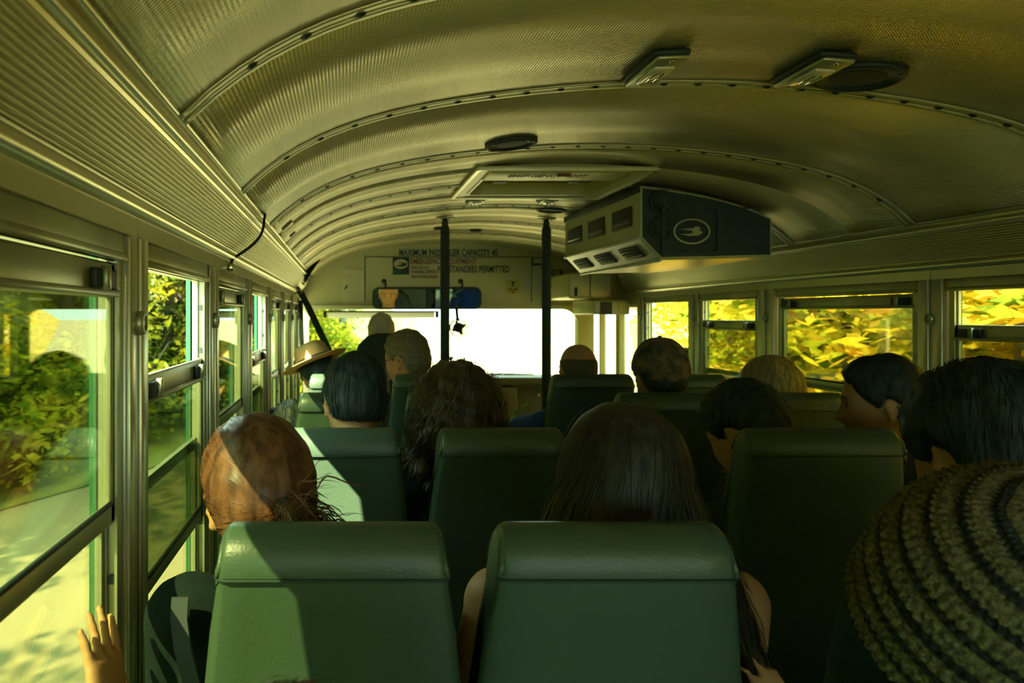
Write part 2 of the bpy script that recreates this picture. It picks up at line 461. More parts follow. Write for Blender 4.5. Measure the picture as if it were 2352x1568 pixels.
ldrop = {3: 0.0, 4: 0.0, 5: 0.175, 6: 0.0, 7: 0.21, 8: 0.0, 9: 0.0, 10: 0.0}
lname = {4: 'large shut window at the left edge, beside the raised hand', 5: 'half-lowered left window beside the auburn ponytail', 6: 'shut left window just beyond the half-lowered one', 7: 'lowered left window, second of the two open ones',
         8: 'narrow-looking shut left window behind the straw hat', 9: 'left window next to the driver'}
for i in range(len(LP) - 1):
    window(-1, LP[i][1] - 0.012, LP[i + 1][0] + 0.012, ldrop.get(i, 0.0), lname.get(i, 'left window number %d behind the viewpoint' % (i + 1)))
rdrop = {4: 0.105, 5: 0.0, 6: 0.10, 7: 0.26}
rname = {4: 'right window at the photo edge beside the dark-haired man', 5: 'wide shut right window beyond the profile of a man', 6: 'right window with a bar across, behind the blond head', 7: 'bright open right window behind the camouflage cap'}
for i in range(len(RP) - 1):
    window(1, RP[i][1] - 0.012, RP[i + 1][0] + 0.012, rdrop.get(i, 0.0), rname.get(i, 'right window number %d behind the viewpoint' % (i + 1)))

# unseen back wall, window openings sized for the fill light on the seats
bw = MB()
bw.box((XC, YB - 0.04, 0.45), (XR - XL + 0.2, 0.08, 0.9))
bw.box((XC, YB - 0.04, 1.78), (XR - XL + 0.2, 0.08, 0.36))
for x in (XL, XC, XR): bw.box((x, YB - 0.04, 1.25), (0.46, 0.08, 0.72))
tag(bw.build('wall_back', M_wall), 'back wall of the bus behind the viewpoint', 'wall', kind='structure')

# ---------------------------------------------------------------- front wall, windshield, door
WZ0, WZ1 = EYE - 0.47, EYE + 0.048       # windshield bottom and top
WX0, WX1 = -0.285, 1.82
f = MB()
top = [(x, z - 0.004) for x, z in PROF]
poly = [(XL - .1, WZ1), (XR + .1, WZ1)] + outer[::-1]
Mf = Matrix.Translation((0, YF, 0)) @ Matrix.Rotation(PI / 2, 4, 'X')
f.prism(poly, Mf, -0.05)
wf = fix_normals(f.build('wall_front', M_front))
tag(wf, 'cream front bulkhead above the windshield with painted notices', 'wall', kind='structure')
# lower dash wall
d = MB(); d.box((XC, YF + 0.02, WZ0 / 2), (XR - XL, 0.10, WZ0)); d.build('lower_panel', M_dash, wf)
MB().rbox((XC, YF - 0.10, WZ0 - 0.03), (XR - XL - 0.02, 0.26, 0.06), 0.02, 3).build('dash_top', M_dash, wf)
MB().rbox((1.0, YF - 0.13, WZ0 - 0.24), (0.62, 0.16, 0.34), 0.015, 2).build('dash_panel', M_dash, wf)
MB().lathe([(0.0, 0.008), (0.009, 0.006), (0.011, 0)], 12, Matrix.Translation(at(1237, 907, 5.93)) @ Matrix.Rotation(PI / 2, 4, 'X')).build('dash_lamp', M_yellow, wf)
# corner posts
for x0, x1 in ((XL, WX0), (WX1, XR)):
    MB().box(((x0 + x1) / 2, YF + 0.03, (WZ0 + WZ1) / 2), (x1 - x0, 0.06, WZ1 - WZ0)).build('corner_post', M_front, wf)
# windshield frame with rounded corners
def rrect(x0, x1, z0, z1, r, n=6):
    pts = []
    for cx, cz_, a0 in ((x1 - r, z1 - r, 0), (x0 + r, z1 - r, PI / 2), (x0 + r, z0 + r, PI), (x1 - r, z0 + r, 1.5 * PI)):
        for k in range(n + 1):
            a = a0 + PI / 2 * k / n; pts.append((cx + r * math.cos(a), cz_ + r * math.sin(a)))
    return pts
def ring_plate(mb, o_pts, i_pts, M, h):
    n = len(o_pts)
    vs = []
    for z in (0, h):
        vs += [M @ Vector((p[0], p[1], z)) for p in o_pts] + [M @ Vector((p[0], p[1], z)) for p in i_pts]
    fs = []
    for i in range(n):
        j = (i + 1) % n
        fs += [(i, j, n + j, n + i), (2 * n + i, 3 * n + i, 3 * n + j, 2 * n + j), (i, 2 * n + i, 2 * n + j, j), (n + i, n + j, 3 * n + j, 3 * n + i)]
    mb.add(vs, fs); return mb
wcount[0] += 1
ws = MB(); ring_plate(ws, rrect(WX0 - 0.03, WX1 + 0.03, WZ0 - 0.03, WZ1 + 0.03, 0.02), rrect(WX0, WX1, WZ0, WZ1, 0.12), Matrix.Translation((0, YF + 0.0, 0)) @ Matrix.Rotation(PI / 2, 4, 'X'), 0.03)
wso = fix_normals(ws.build('window_%d' % wcount[0], M_front)); tag(wso, 'wide bright windshield at the front of the bus', 'window', kind='structure')
MB().box(((WX0 + WX1) / 2, YF + 0.03, (WZ0 + WZ1) / 2), (WX1 - WX0, 0.006, WZ1 - WZ0)).build('pane', M_glass_c, wso)
MB().rbox(((WX0 + WX1) / 2, YF - 0.02, WZ1 + 0.006), (WX1 - WX0 - 0.1, 0.02, 0.012), 0.004, 2).build('header_strip', M_white, wso)
wp = MB(); p0 = at(1150, 858, YF + 0.06); wp.tube([at(1095, 861, YF + .08), p0, at(1225, 860, YF + .08)], 0.006, 6); wp.tube([p0, p0 + Vector((-.03, 0, -.05))], 0.01, 6)
tag(wp.build('windshield_wiper', M_black), 'thin dark wiper lying along the bottom of the windshield', 'wiper')

# entry door in the right wall, ahead of the last pillar: two glazed leaves
door = MB()
def leaf(mb, y0, y1, z0, z1, fr=0.035):
    x = XR + 0.045
    mb.box((x, (y0 + y1) / 2, z1 - fr / 2), (0.04, y1 - y0, fr)); mb.box((x, (y0 + y1) / 2, z0 + fr), (0.04, y1 - y0, fr * 2))
    mb.box((x, y0 + fr / 2, (z0 + z1) / 2), (0.04, fr, z1 - z0)); mb.box((x, y1 - fr / 2, (z0 + z1) / 2), (0.04, fr, z1 - z0))
    return mb
leaf(door, 5.28, 5.69, 0.02, ZH - 0.03); 
do = door.build('door_1', M_front); tag(do, 'glazed folding entry door at the front right', 'door', kind='structure')
l2 = MB(); leaf(l2, 5.70, 6.11, 0.02, ZH - 0.03); l2.build('door_leaf', M_front, do)
for y0, y1 in ((5.315, 5.655), (5.735, 6.075)):
    MB().box((XR + 0.045, (y0 + y1) / 2, (0.09 + ZH - 0.065) / 2), (0.005, y1 - y0, ZH - 0.065 - 0.09)).build('pane', M_glass_c, do)
MB().rbox((XR + 0.045, 5.695, ZH / 2), (0.03, 0.016, ZH - 0.1), 0.004, 2).build('rubber_seal', M_black, do)
# header over the door
hd = MB(); hd.box((XR + 0.05, 5.70, ZH + 0.10), (0.10, 0.90, 0.30)); hd.build('header_panel', M_front, do)
ob = MB(); ob.rbox((1.83, 5.62, EYE + 0.055), (0.25, 0.50, 0.10), 0.012, 3)
dbx = ob.build('door_opener_box', M_wall); tag(dbx, 'long pale box over the front door opening', 'box')
MB().box((1.79, 5.368, EYE + 0.05), (0.08, 0.006, 0.085)).build('dark_face', M_black, dbx)
MB().box((1.90, 5.366, EYE + 0.065), (0.05, 0.008, 0.05)).build('sticker', M_yellow, dbx)
# upper right front panel (cabinet over the door)
cb = MB(); cb.rbox((1.70, 5.78, EYE + 0.205), (0.30, 0.70, 0.18), 0.02, 3)
cbo = cb.build('overhead_cabinet', M_front); tag(cbo, 'cream overhead cabinet beside the front door, under the air conditioner', 'cabinet')
MB().box((1.70, 5.427, EYE + 0.205), (0.006, 0.004, 0.16)).build('panel_seam', M_black, cbo)
MB().rbox((1.60, 5.425, EYE + 0.165), (0.022, 0.01, 0.06), 0.003, 1).build('handle', M_black, cbo)

# ---- front bulkhead details
yF = YF - 0.003
seamp = MB().box(at(1029, 590, yF), (1.28, 0.004, 0.006)).build('seam', M_seam, wf)
MB().box(at(838, 640, yF), (0.005, 0.004, 0.36)).build('seam', M_seam, wf)
MB().box(at(1221, 640, yF), (0.005, 0.004, 0.36)).build('seam', M_seam, wf)
def fw(u0, u1, Y=yF): return (u1 - u0) * Y / 1800
text_mesh('MAXIMUM PASSENGER CAPACITY 40', fw(917, 1143), fw(572, 588), M_text, wf, loc=at(1030, 580, yF - .002))
text_mesh('EMERGENCY EQUIPMENT', fw(943, 1095), fw(593, 609), M_textr, wf, loc=at(1019, 601, yF - .002))
text_mesh('FIRST AID KIT', fw(944, 986), fw(611, 617), M_textr, wf, loc=at(965, 614.5, yF - .002))
text_mesh('WARNING DEVICES', fw(944, 1003), fw(620, 628), M_textr, wf, loc=at(973.5, 624, yF - .002))
text_mesh('FIRE EXTINGUISHER', fw(944, 1006), fw(632, 639), M_textr, wf, loc=at(975, 635.5, yF - .002))
text_mesh('NO STANDEES PERMITTED', fw(1006, 1170), fw(610, 626), M_text, wf, loc=at(1088, 618, yF - .002))
# square badge with an oval bird
c = at(921, 611, yF - .003)
bd = MB().rbox(c, (fw(902, 940), 0.004, fw(592, 631)), 0.0018, 1).build('badge', M_text, wf)
Mo = Matrix.Translation(at(921, 606, yF - .0055)) @ Matrix.Rotation(PI / 2, 4, 'X')
MB().prism([(0.056 * math.cos(a), 0.038 * math.sin(a)) for a in np.linspace(0, 2 * PI, 28)[:-1]], Mo, 0.001).build('badge_oval', M_paper, bd)
bird = [(-.046, -.012), (-.02, -.020), (.02, -.022), (.046, -.010), (.05, .006), (.038, .012), (.030, .004), (.018, .012), (-.02, .014), (-.036, .013), (-.012, .008), (.006, .006), (.004, -.004), (-.02, -.008)]
MB().prism(bird, Matrix.Translation(at(921, 606, yF - .0068)) @ Matrix.Rotation(PI / 2, 4, 'X'), 0.001).build('badge_bird', M_text, bd)
# paper notice
c = at(811, 662, yF - .004)
nt_ = MB().box(c, (fw(786, 837), 0.002, fw(618, 705))).build('paper_notice', M_paper)
tag(nt_, 'pale paper notice taped to the bulkhead left of the lettering', 'notice')
for k in range(9):
    MB().box((c.x + 0.01, c.y - 0.0015, c.z + 0.105 - k * 0.022), (0.11 - 0.02 * (k % 3), 0.001, 0.004)).build('print_line', M_sash, nt_)
MB().rbox((c.x - .055, c.y - .004, c.z + .01), (.012, .006, .035), .003, 1, Matrix.Rotation(0.6, 3, 'Y')).build('clip', M_black, nt_)
# yellow pictogram sticker
c = at(1178, 659, yF - .002)
sk = MB().box(c, (fw(1162, 1193), 0.002, fw(642, 674))).build('pictogram_sticker', M_yellow); tag(sk, 'small yellow sticker with a dark pictogram right of the lettering', 'sticker')
pg = MB()
pg.box((c.x, c.y - .0018, c.z + .036), (.03, .001, .012)); pg.box((c.x, c.y - .0018, c.z + .016), (.010, .001, .03))
pg.box((c.x - .02, c.y - .0018, c.z - .018), (.035, .001, .008), Matrix.Rotation(0.3, 3, 'Y')); pg.box((c.x + .02, c.y - .0018, c.z - .018), (.035, .001, .008), Matrix.Rotation(-0.3, 3, 'Y'))
pg.box((c.x, c.y - .0018, c.z - .038), (.012, .001, .014)); pg.build('pictogram', M_text, sk)
for (u, v, w_, h_, lb) in ((1236, 600, 26, 18, 'small outlined plate high on the bulkhead near the right pole'), (1279, 629, 24, 20, 'upper of two small dark plates beside the right pole'), (1279, 663, 24, 24, 'lower of two small dark plates beside the right pole')):
    c = at(u, v, yF - .002)
    pl = MB().box(c, (fw(0, w_), .004, fw(0, h_))).build('warning_plate', M_text); tag(pl, lb, 'plate')
    MB().box((c.x - .004, c.y - .003, c.z + .004), (fw(0, w_) * .72, .002, fw(0, h_) * .62)).build('plate_face', M_front if v < 640 else M_low, pl)

# interior mirror: tilted down to the driver
mc = at(980, 685, 5.86)
face_t = Vector((.225, 5.00, EYE - .125))
mp_ = at(888, 688, 5.86)
d_in = (mp_ - Vector((0, 0, EYE))).normalized(); d_out = (face_t - mp_).normalized()
nrm = (d_out - d_in).normalized()
zax = nrm; xax = Vector((0, 0, 1)).cross(zax).normalized(); xax = -xax if xax.x < 0 else xax; yax = zax.cross(xax)
Mm = Matrix.Translation(mc) @ Matrix((xax, yax, zax)).transposed().to_4x4()
mir = empty('interior_mirror', mc); tag(mir, 'wide black-framed rear-view mirror showing the driver face', 'mirror')
inv = Matrix.Translation(-mc)
W_, H_ = 0.405, 0.083
fr_ = MB(); fr_.prism(rrect(-W_, W_, -H_, H_, 0.05), inv @ Mm @ Matrix.Translation((0, 0, -0.03)), 0.028); fix_normals(fr_.build('housing', M_black, mir))
rim = MB(); ring_plate(rim, rrect(-W_, W_, -H_, H_, 0.05), rrect(-W_ + .014, W_ - .014, -H_ + .014, H_ - .014, 0.04), inv @ Mm @ Matrix.Translation((0, 0, -0.003)), 0.006); fix_normals(rim.build('rim', M_black, mir))
gp = MB(); gp.prism(rrect(-W_ + .013, W_ - .013, -H_ + .013, H_ - .013, 0.04), inv @ Mm @ Matrix.Translation((0, 0, -0.0015)), 0.002); fix_normals(gp.build('mirror_glass', M_mirror, mir))
for u in (884, 1060):
    a_ = at(u, 661, 5.88) - mc; b_ = at(u - 2, 646, YF - .06) - mc
    br = MB(); br.tube([a_, a_.lerp(b_, .5) + Vector((.012, 0, 0)), b_], 0.008, 8); br.lathe([(0.02, 0), (0.02, .008), (.0, .01)], 12, Matrix.Translation(b_) @ Matrix.Rotation(PI / 2, 4, 'X')); br.build('bracket', M_black, mir)

# defroster fan hanging under the mirror
fc = at(1052, 752, 5.95); fan = empty('defroster_fan', fc); tag(fan, 'small black caged fan hanging below the mirror', 'fan')
MB().tube([(0, 0.02, 0.05), (-.004, .03, .11), (-.004, .06, .16)], 0.012, 8).build('stem', M_black, fan)
MB().lathe([(0.0, -.05), (.03, -.05), (.036, -.03), (.036, .03), (.02, .045), (0, .05)], 16, Matrix.Rotation(PI / 2, 4, 'X')).build('motor', M_black, fan)
cg = MB()
for r_, yy in ((.065, -.05), (.068, -.03), (.055, -.065), (.035, -.07)):
    cg.tube([(r_ * math.cos(a), yy, r_ * math.sin(a)) for a in np.linspace(0, 2 * PI, 25)], .0030, 5, False)
for k in range(8):
    a = k * PI / 4; cg.tube([(.068 * math.cos(a), -.03, .068 * math.sin(a)), (.06 * math.cos(a), -.062, .06 * math.sin(a)), (0, -.072, 0)], .0026, 5)
cg.build('cage', M_black, fan)
for k in range(4):
    a = k * PI / 2 + .4
    MB().rbox((.03 * math.cos(a), -.055, .03 * math.sin(a)), (.045, .003, .026), .001, 1, Matrix.Rotation(-a, 3, 'Y') @ Matrix.Rotation(.5, 3, 'X')).build('blade', M_black, fan)

# sun visor strip over the driver
vz = at(876, 722, 5.9); vis = empty('sun_visor', vz); tag(vis, 'long pale translucent sun visor above the driver', 'visor')
M_vis = bpy.data.materials.new('translucent_visor'); M_vis.use_nodes = True
_n = M_vis.node_tree.nodes; _n.remove(_n['Principled BSDF']); _t = _n.new('ShaderNodeBsdfTranslucent'); _t.inputs['Color'].default_value = (.9, .93, .9, 1)
_d = _n.new('ShaderNodeBsdfDiffuse'); _d.inputs['Color'].default_value = (.85, .88, .85, 1); _m = _n.new('ShaderNodeMixShader'); _m.inputs['Fac'].default_value = .25
M_vis.node_tree.links.new(_t.outputs[0], _m.inputs[1]); M_vis.node_tree.links.new(_d.outputs[0], _m.inputs[2]); M_vis.node_tree.links.new(_m.outputs[0], _n['Material Output'].inputs['Surface'])
MB().rbox((0, 0, -.005), (.80, .006, .042), .002, 1).build('visor_blade', M_vis, vis)
MB().tube([(-.43, .01, .022), (.43, .01, .022)], .006, 8).build('rod', M_black, vis)
for x in (-.425, .42):
    MB().rbox((x, .01, .0), (.024, .02, .05), .004, 2).build('hinge', M_black, vis)

# dark folded shade and seat-belt guide at the left front corner
cn = at(690, 655, 5.2); shd = empty('window_shade', cn); tag(shd, 'black folded shade fanned against the left front ceiling', 'shade')
pA = [at(742, 572, 5.25), at(748, 578, 5.2), at(705, 640, 5.15), at(683, 655, 5.1), at(676, 630, 5.1), at(690, 600, 5.2), at(720, 582, 5.25)]
pl_ = [p - cn for p in pA]
sb = MB(); n = len(pl_); off = Vector((0, .03, .0))
sb.add(pl_ + [p + off for p in pl_], [tuple(range(n)), tuple(range(2 * n - 1, n - 1, -1))] + [(i, i + n, (i + 1) % n + n, (i + 1) % n) for i in range(n)])
fix_normals(sb.build('shade_cloth', M_pad, shd))
MB().tube([at(746, 573, 5.2) - cn, at(700, 648, 5.08) - cn], .007, 8).build('rail', M_black, shd)
MB().rbox(at(672, 668, 5.1) - cn, (.07, .10, .09), .015, 2, Matrix.Rotation(.5, 3, 'Y')).build('bracket', M_black, shd)
for (u, v) in ((697, 651), (688, 664), (692, 672)):
    MB().rbox(at(u, v, 5.03) - cn, (.022, .012, .014), .003, 1, Matrix.Rotation(.8, 3, 'Y')).build('bracket_screw', M_sash, shd)
def strap(name, label, pts, w, m, wdir=Vector((1, 0, 0)), th=.003):
    mb = MB(); vs = []; fs = []
    for p in pts:
        for s_ in (-1, 1):
            for t_ in (-1, 1): vs.append(Vector(p) + wdir * (w / 2 * s_) + Vector((0, th * t_, 0)))
    for i in range(len(pts) - 1):
        a = i * 4; b = a + 4
        fs += [(a, a + 2, b + 2, b), (a + 1, b + 1, b + 3, a + 3), (a, b, b + 1, a + 1), (a + 2, a + 3, b + 3, b + 2)]
    fs += [(0, 1, 3, 2), (len(vs) - 4, len(vs) - 2, len(vs) - 1, len(vs) - 3)]
    mb.add(vs, fs); o = fix_normals(mb.build(name, m)); tag(o, label, 'seat belt'); return o
strap('seat_belt', 'black driver seat belt slanting down from the left corner', [at(689, 668, 5.05), at(708, 704, 4.95), at(735, 762, 4.8), at(756, 806, 4.72), at(772, 842, 4.66), at(800, 900, 4.6)], .045, M_pad)
strap('seat_belt', 'dark strap hanging straight down by the left front post', [at(690, 690, 5.3), at(692, 740, 5.3), at(694, 795, 5.3), at(696, 850, 5.3)], .03, M_pad)
hs = MB(); hs.rbox(at(667, 708, 4.9), (.03, .05, .105), .012, 3)
tag(hs.build('fire_alarm_handset', M_black), 'black handset hung on the left front pillar', 'handset')

# ---------------------------------------------------------------- padded stanchions
def pole(u, label):
    b = at(u, 724, 4.4); x = b.x
    o = empty('padded_pole', (x, 4.4, 0)); tag(o, label, 'pole', 'padded poles at the front of the aisle')
    zt = cz(x)
    MB().tube([(0, 0, 0), (0, 0, zt - .01)], .015, 12).build('steel_tube', M_frame, o)
    MB().lathe([(0, 0.03), (.024, .03), (.0262, .045), (.0262, zt - .075), (.022, zt - .055), (.016, zt - .05)], 16).build('foam_sleeve', M_pad, o)
    MB().lathe([(.018, zt - .05), (.02, zt - .035), (.014, zt - .02), (.014, zt - .006)], 12).build('collar', M_black, o)
    fl_ = MB(); fl_.rbox((0, 0, zt - .008), (.10, .045, .008), .002, 1); fl_.build('flange', M_sash, o)
    for s_ in (-1, 1):
        MB().lathe([(0, .008), (.006, .006), (.008, 0)], 8, Matrix.Translation((s_ * .024, -.012, zt - .014)) @ Matrix.Rotation(PI, 4, 'X')).build('bolt', M_chrome, o)
    MB().lathe([(.05, 0), (.05, .008), (.02, .012)], 16).build('foot_plate', M_frame, o)
pole(1022, 'black padded pole in front of the capacity lettering')
pole(1255, 'black padded pole left of the air conditioner')
# modesty panels beside the poles
for x0, x1, lb in ((-.18, .53, 'low dark panel behind the driver seat'), (1.16, 1.90, 'low dark panel ahead of the right front seats')):
    mp2 = MB(); mp2.rbox(((x0 + x1) / 2, 4.40, .48), (x1 - x0, .03, .66), .012, 2); mo = mp2.build('modesty_panel', M_dash); tag(mo, lb, 'panel')
    for x in (x0 + .05, x1 - .05): MB().tube([(x, 4.4, 0), (x, 4.4, .2)], .014, 8).build('leg', M_frame, mo)

# ---------------------------------------------------------------- ceiling fittings
def dome_light(x, y0, y1, label, flip=1):
    yc = (y0 + y1) / 2; z = cz(x)
    sl = math.atan2(cz(x + .02) - cz(x - .02), .04)
    o = empty('dome_light', (x, yc, z - .002)); o.rotation_euler = (0, -sl, 0); tag(o, label, 'light', 'oblong lamps on the ceiling')
    L = y1 - y0
    MB().rbox((0, 0, -.007), (.080, L, .014), .006, 2).build('base', M_black, o)
    MB().rbox((.003, 0, -.017), (.070, L - .01, .012), .005, 2).build('bezel', M_sash, o)
    MB().rbox((.003, .005, -.024), (.046, L * .55, .010), .005, 3).build('lens', M_lens, o)
    ln = MB()
    for k in (-1, 1): ln.rbox((.003 + k * .008, .005, -.030), (.008, L * .3, .004), .002, 1)
    ln.build('reflector', M_chrome, o)
    for s_ in (-1, 1): MB().lathe([(0, .003), (.005, .002), (.006, 0)], 8, Matrix.Translation((.003, s_ * L * .42, -.023)) @ Matrix.Rotation(PI, 4, 'X')).build('screw', M_chrome, o)
dome_light(.687, 1.64, 1.845, 'dark-rimmed dome lamp left of the pair on the near ceiling')
dome_light(1.037, 1.64, 1.845, 'dark-rimmed dome lamp next to the black round speaker')
dome_light(.62, 3.66, 3.80, 'small pale dome lamp below the left corner of the roof hatch')
dome_light(.965, 3.66, 3.80, 'small bright dome lamp below the right side of the roof hatch')
def speaker(x, y, r, label):
    z = cz(x); sl = math.atan2(cz(x + .02) - cz(x - .02), .04)
    o = empty('ceiling_speaker', (x, y, z)); o.rotation_euler = (0, -sl, 0); tag(o, label, 'speaker', 'round speakers in the ceiling')
    Mr = Matrix.Rotation(PI, 4, 'X')
    MB().lathe([(r, -.001), (r, .008), (r * .93, .013), (r * .86, .012), (r * .84, .006)], 40, Mr).build('rim', M_black, o)
    MB().lathe([(r * .85, .004), (r * .5, .007), (0, .008)], 40, Mr).build('grille', M_spk, o)
    for k in range(4): MB().lathe([(0, .003), (.004, .002), (.005, 0)], 8, Matrix.Translation((r * .9 * math.cos(k * PI / 2 + .7), r * .9 * math.sin(k * PI / 2 + .7), -.012)) @ Mr).build('screw', M_rivet, o)
speaker(.53, 2.50, .083, 'round black ceiling speaker left of the roof hatch')
speaker(1.166, 1.78, .093, 'large round black speaker beside the right near dome lamp')
speaker(1.075, 4.08, .078, 'small round dark speaker on the ceiling above the right pole')
speaker(.60, 4.95, .04, 'tiny ceiling disc near the front above the left pole')
speaker(.86, 5.15, .04, 'tiny ceiling disc near the front between the poles')
for (u, v, Y_, s_) in ((660, 518, 2.9, .05), (672, 545, 3.2, .03)):
    x_ = -.245 + .10
    pt = at(u, v, Y_)
    Zp = cz(pt.x); sl = math.atan2(cz(pt.x + .02) - cz(pt.x - .02), .04)
    q = MB().rbox((0, 0, -.003), (s_, s_ * 1.4, .005), .002, 1).build('ceiling_plate', M_sash, None, (pt.x, Y_, Zp - .001)); q.rotation_euler = (0, -sl, 0)
    tag(q, 'larger small square plate on the left ceiling curve' if s_ > .04 else 'smaller square plate on the left ceiling curve', 'plate')

# roof hatch
hx0, hx1, hy0, hy1 = .490, 1.155, 2.88, 3.59
hc = Vector(((hx0 + hx1) / 2, (hy0 + hy1) / 2, cz(XC) - .004))
h = empty('roof_hatch', hc); tag(h, 'cream rectangular emergency roof hatch in the ceiling', 'hatch')
hw, hl = (hx1 - hx0) / 2, (hy1 - hy0) / 2
def dome_bend(o):
    for v in o.data.vertices: v.co.z += cz(hc.x + v.co.x) - cz(XC)
    return o
def ring_sub(o_pts, i_pts, z0, z1, m, name, par):
    mb = MB(); ring_plate(mb, o_pts, i_pts, Matrix.Translation((0, 0, z0)), z1 - z0); return dome_bend(fix_normals(mb.build(name, m, par)))
ring_sub(rrect(-hw, hw, -hl, hl, .012, 8), rrect(-hw + .055, hw - .055, -hl + .055, hl - .055, .07, 8), -.008, .004, M_front, 'frame', h)
ring_sub(rrect(-hw - .006, hw + .006, -hl - .006, hl + .006, .014, 8), rrect(-hw + .010, hw - .010, -hl + .010, hl - .010, .02, 8), -.013, -.002, M_rib, 'rim', h)
ring_sub(rrect(-hw + .05, hw - .05, -hl + .05, hl - .05, .07, 8), rrect(-hw + .062, hw - .062, -hl + .062, hl - .062, .06, 8), -.012, .045, M_front, 'inner_rim', h)
lidm = MB(); lidm.prism(rrect(-hw + .05, hw - .05, -hl + .05, hl - .05, .07, 8), Matrix.Translation((0, 0, .04)), .012); fix_normals(lidm.build('lid', M_front, h))
MB().rbox((-.02, -.235, -.020), (hw * 1.58, .19, .020), .008, 2).build('handle_panel', M_front, h)
text_mesh('EMERGENCY  EXIT', .30, .060, M_text, h, loc=(-.05, -.255, -.0308), rot=(PI, 0, 0))
MB().rbox((.0, -.290, -.032), (.045, .035, .012), .003, 1).build('tag', M_textr, h)
for x in (-.16, .16):
    MB().rbox((x, .10, .022), (.06, .05, .035), .006, 2).build('catch', M_black, h)

# cable looped over the left cove
cb_pts = [at(579, 492, 2.36), at(586, 520, 2.30), at(590, 550, 2.26), at(582, 575, 2.22), at(560, 590, 2.19), at(540, 597, 2.16), at(533, 605, 2.14), at(534, 614, 2.13)]
def smooth_path(pts, n=6):
    pts = [Vector(p) for p in pts]; out = []
    for i in range(len(pts) - 1):
        p0 = pts[max(i - 1, 0)]; p1 = pts[i]; p2 = pts[i + 1]; p3 = pts[min(i + 2, len(pts) - 1)]
        for k in range(n):
            t = k / n
            out.append(0.5 * ((2 * p1) + (p2 - p0) * t + (2 * p0 - 5 * p1 + 4 * p2 - p3) * t * t + (3 * p1 - p0 - 3 * p2 + p3) * t ** 3))
    out.append(pts[-1]); return out
# keep the cable on the inner face of the cove
cpath = []
for i, p in enumerate(smooth_path(cb_pts, 5)):
    t = max(0, min(1, (EYE + .285 - p.z) / .125)); bulge = .026 * math.sin(PI * min(1, t)) + .012
    cpath.append(Vector((-.252 - .07 * t + bulge, p.y, p.z)))
ca = MB().tube(cpath, .0042, 8).build('loose_cable', M_black); tag(ca, 'thin dark cable looping over the ribbed left cove', 'cable')
MB().rbox(cpath[-1], (.016, .012, .022), .003, 1).build('cable_clip', M_chrome, ca)

# ---------------------------------------------------------------- air conditioner
ax0, ax1, ay0, ay1 = 1.20, 1.74, 3.19, 4.27
zt_, zb1, zb0 = EYE + .545, EYE + .315, EYE + .225
ac = empty('air_conditioner', (ax0, ay0, zb0)); tag(ac, 'big dark-ended ceiling air conditioner with side vents', 'air conditioner')
A0 = Vector((-ax0, -ay0, -zb0))
def topz(x): return cz(x) - .012
secp = [(ax0, zb1), (ax0 + .085, zb0), (ax1, zb0 + .012)] + [(x, topz(x)) for x in np.linspace(ax1, ax0, 9)]
b = MB(); n = len(secp)
vs = [Vector((x, ay0, z)) + A0 for x, z in secp] + [Vector((x, ay1, z)) + A0 for x, z in secp]
b.add(vs, [tuple(range(n)), tuple(range(2 * n - 1, n - 1, -1))] + [(i, i + n, (i + 1) % n + n, (i + 1) % n) for i in range(n)])
bevel_mod(fix_normals(b.build('shell', M_ac, ac)), .008, 3)
# dark end plate facing the back
sec2 = [(ax0 + .012, zb1 + .004), (ax0 + .09, zb0 + .012), (ax1 - .012, zb0 + .022)] + [(x, topz(x) - .012) for x in np.linspace(ax1 - .012, ax0 + .012, 9)]
e = MB(); vs = [Vector((x, ay0 - .006, z)) + A0 for x, z in sec2] + [Vector((x, ay0 + .01, z)) + A0 for x, z in sec2]
e.add(vs, [tuple(range(n)), tuple(range(2 * n - 1, n - 1, -1))] + [(i, i + n, (i + 1) % n + n, (i + 1) % n) for i in range(n)])
end = fix_normals(e.build('end_plate', M_pad, ac))
strip = MB()
strip.rbox(Vector((ax0 - .002, (ay0 + ay1) / 2, topz(ax0) - .012)) + A0, (.012, ay1 - ay0, .034), .003, 1); strip.build('top_gasket', M_black, ac)
def vent(y, z, w, hh, bevel):
    if not bevel: loc = Vector((ax0 - .002, y, z)); rot = Matrix.Identity(3)
    else:
        t = .5; loc = Vector((ax0 + .085 * t - .001, y, zb1 + (zb0 - zb1) * t - .001)); ang = math.atan2(.085, .09); rot = Matrix.Rotation(-ang, 3, 'Y')
    fm = MB(); fm.rbox(loc + A0, (.010, w, hh), .004, 2, rot); vo = fm.build('vent', M_black, ac)
    for k in range(3):
        q = rot @ Vector((-.006, 0, (k - 1) * hh * .27)); MB().box(loc + A0 + q, (.006, w * .86, .004), rot @ Matrix.Rotation(.5, 3, 'Y')).build('louvre', M_sash if k == 0 else M_pad, vo)
for k in range(3):
    vent(ay0 + .20 + k * .345, EYE + .415, .235, .085, False)
    vent(ay0 + .20 + k * .345, 0, .22, .062, True)
MB().tube([Vector((ax0 - .002, ay0, zb1)) + A0, Vector((ax0 - .002, ay1, zb1)) + A0], .007, 8).build('edge_bead', M_white, ac)
MB().tube([Vector((ax0 + .085, ay0, zb0 - .001)) + A0, Vector((ax0 + .085, ay1, zb0 - .001)) + A0], .006, 8).build('edge_bead', M_white, ac)
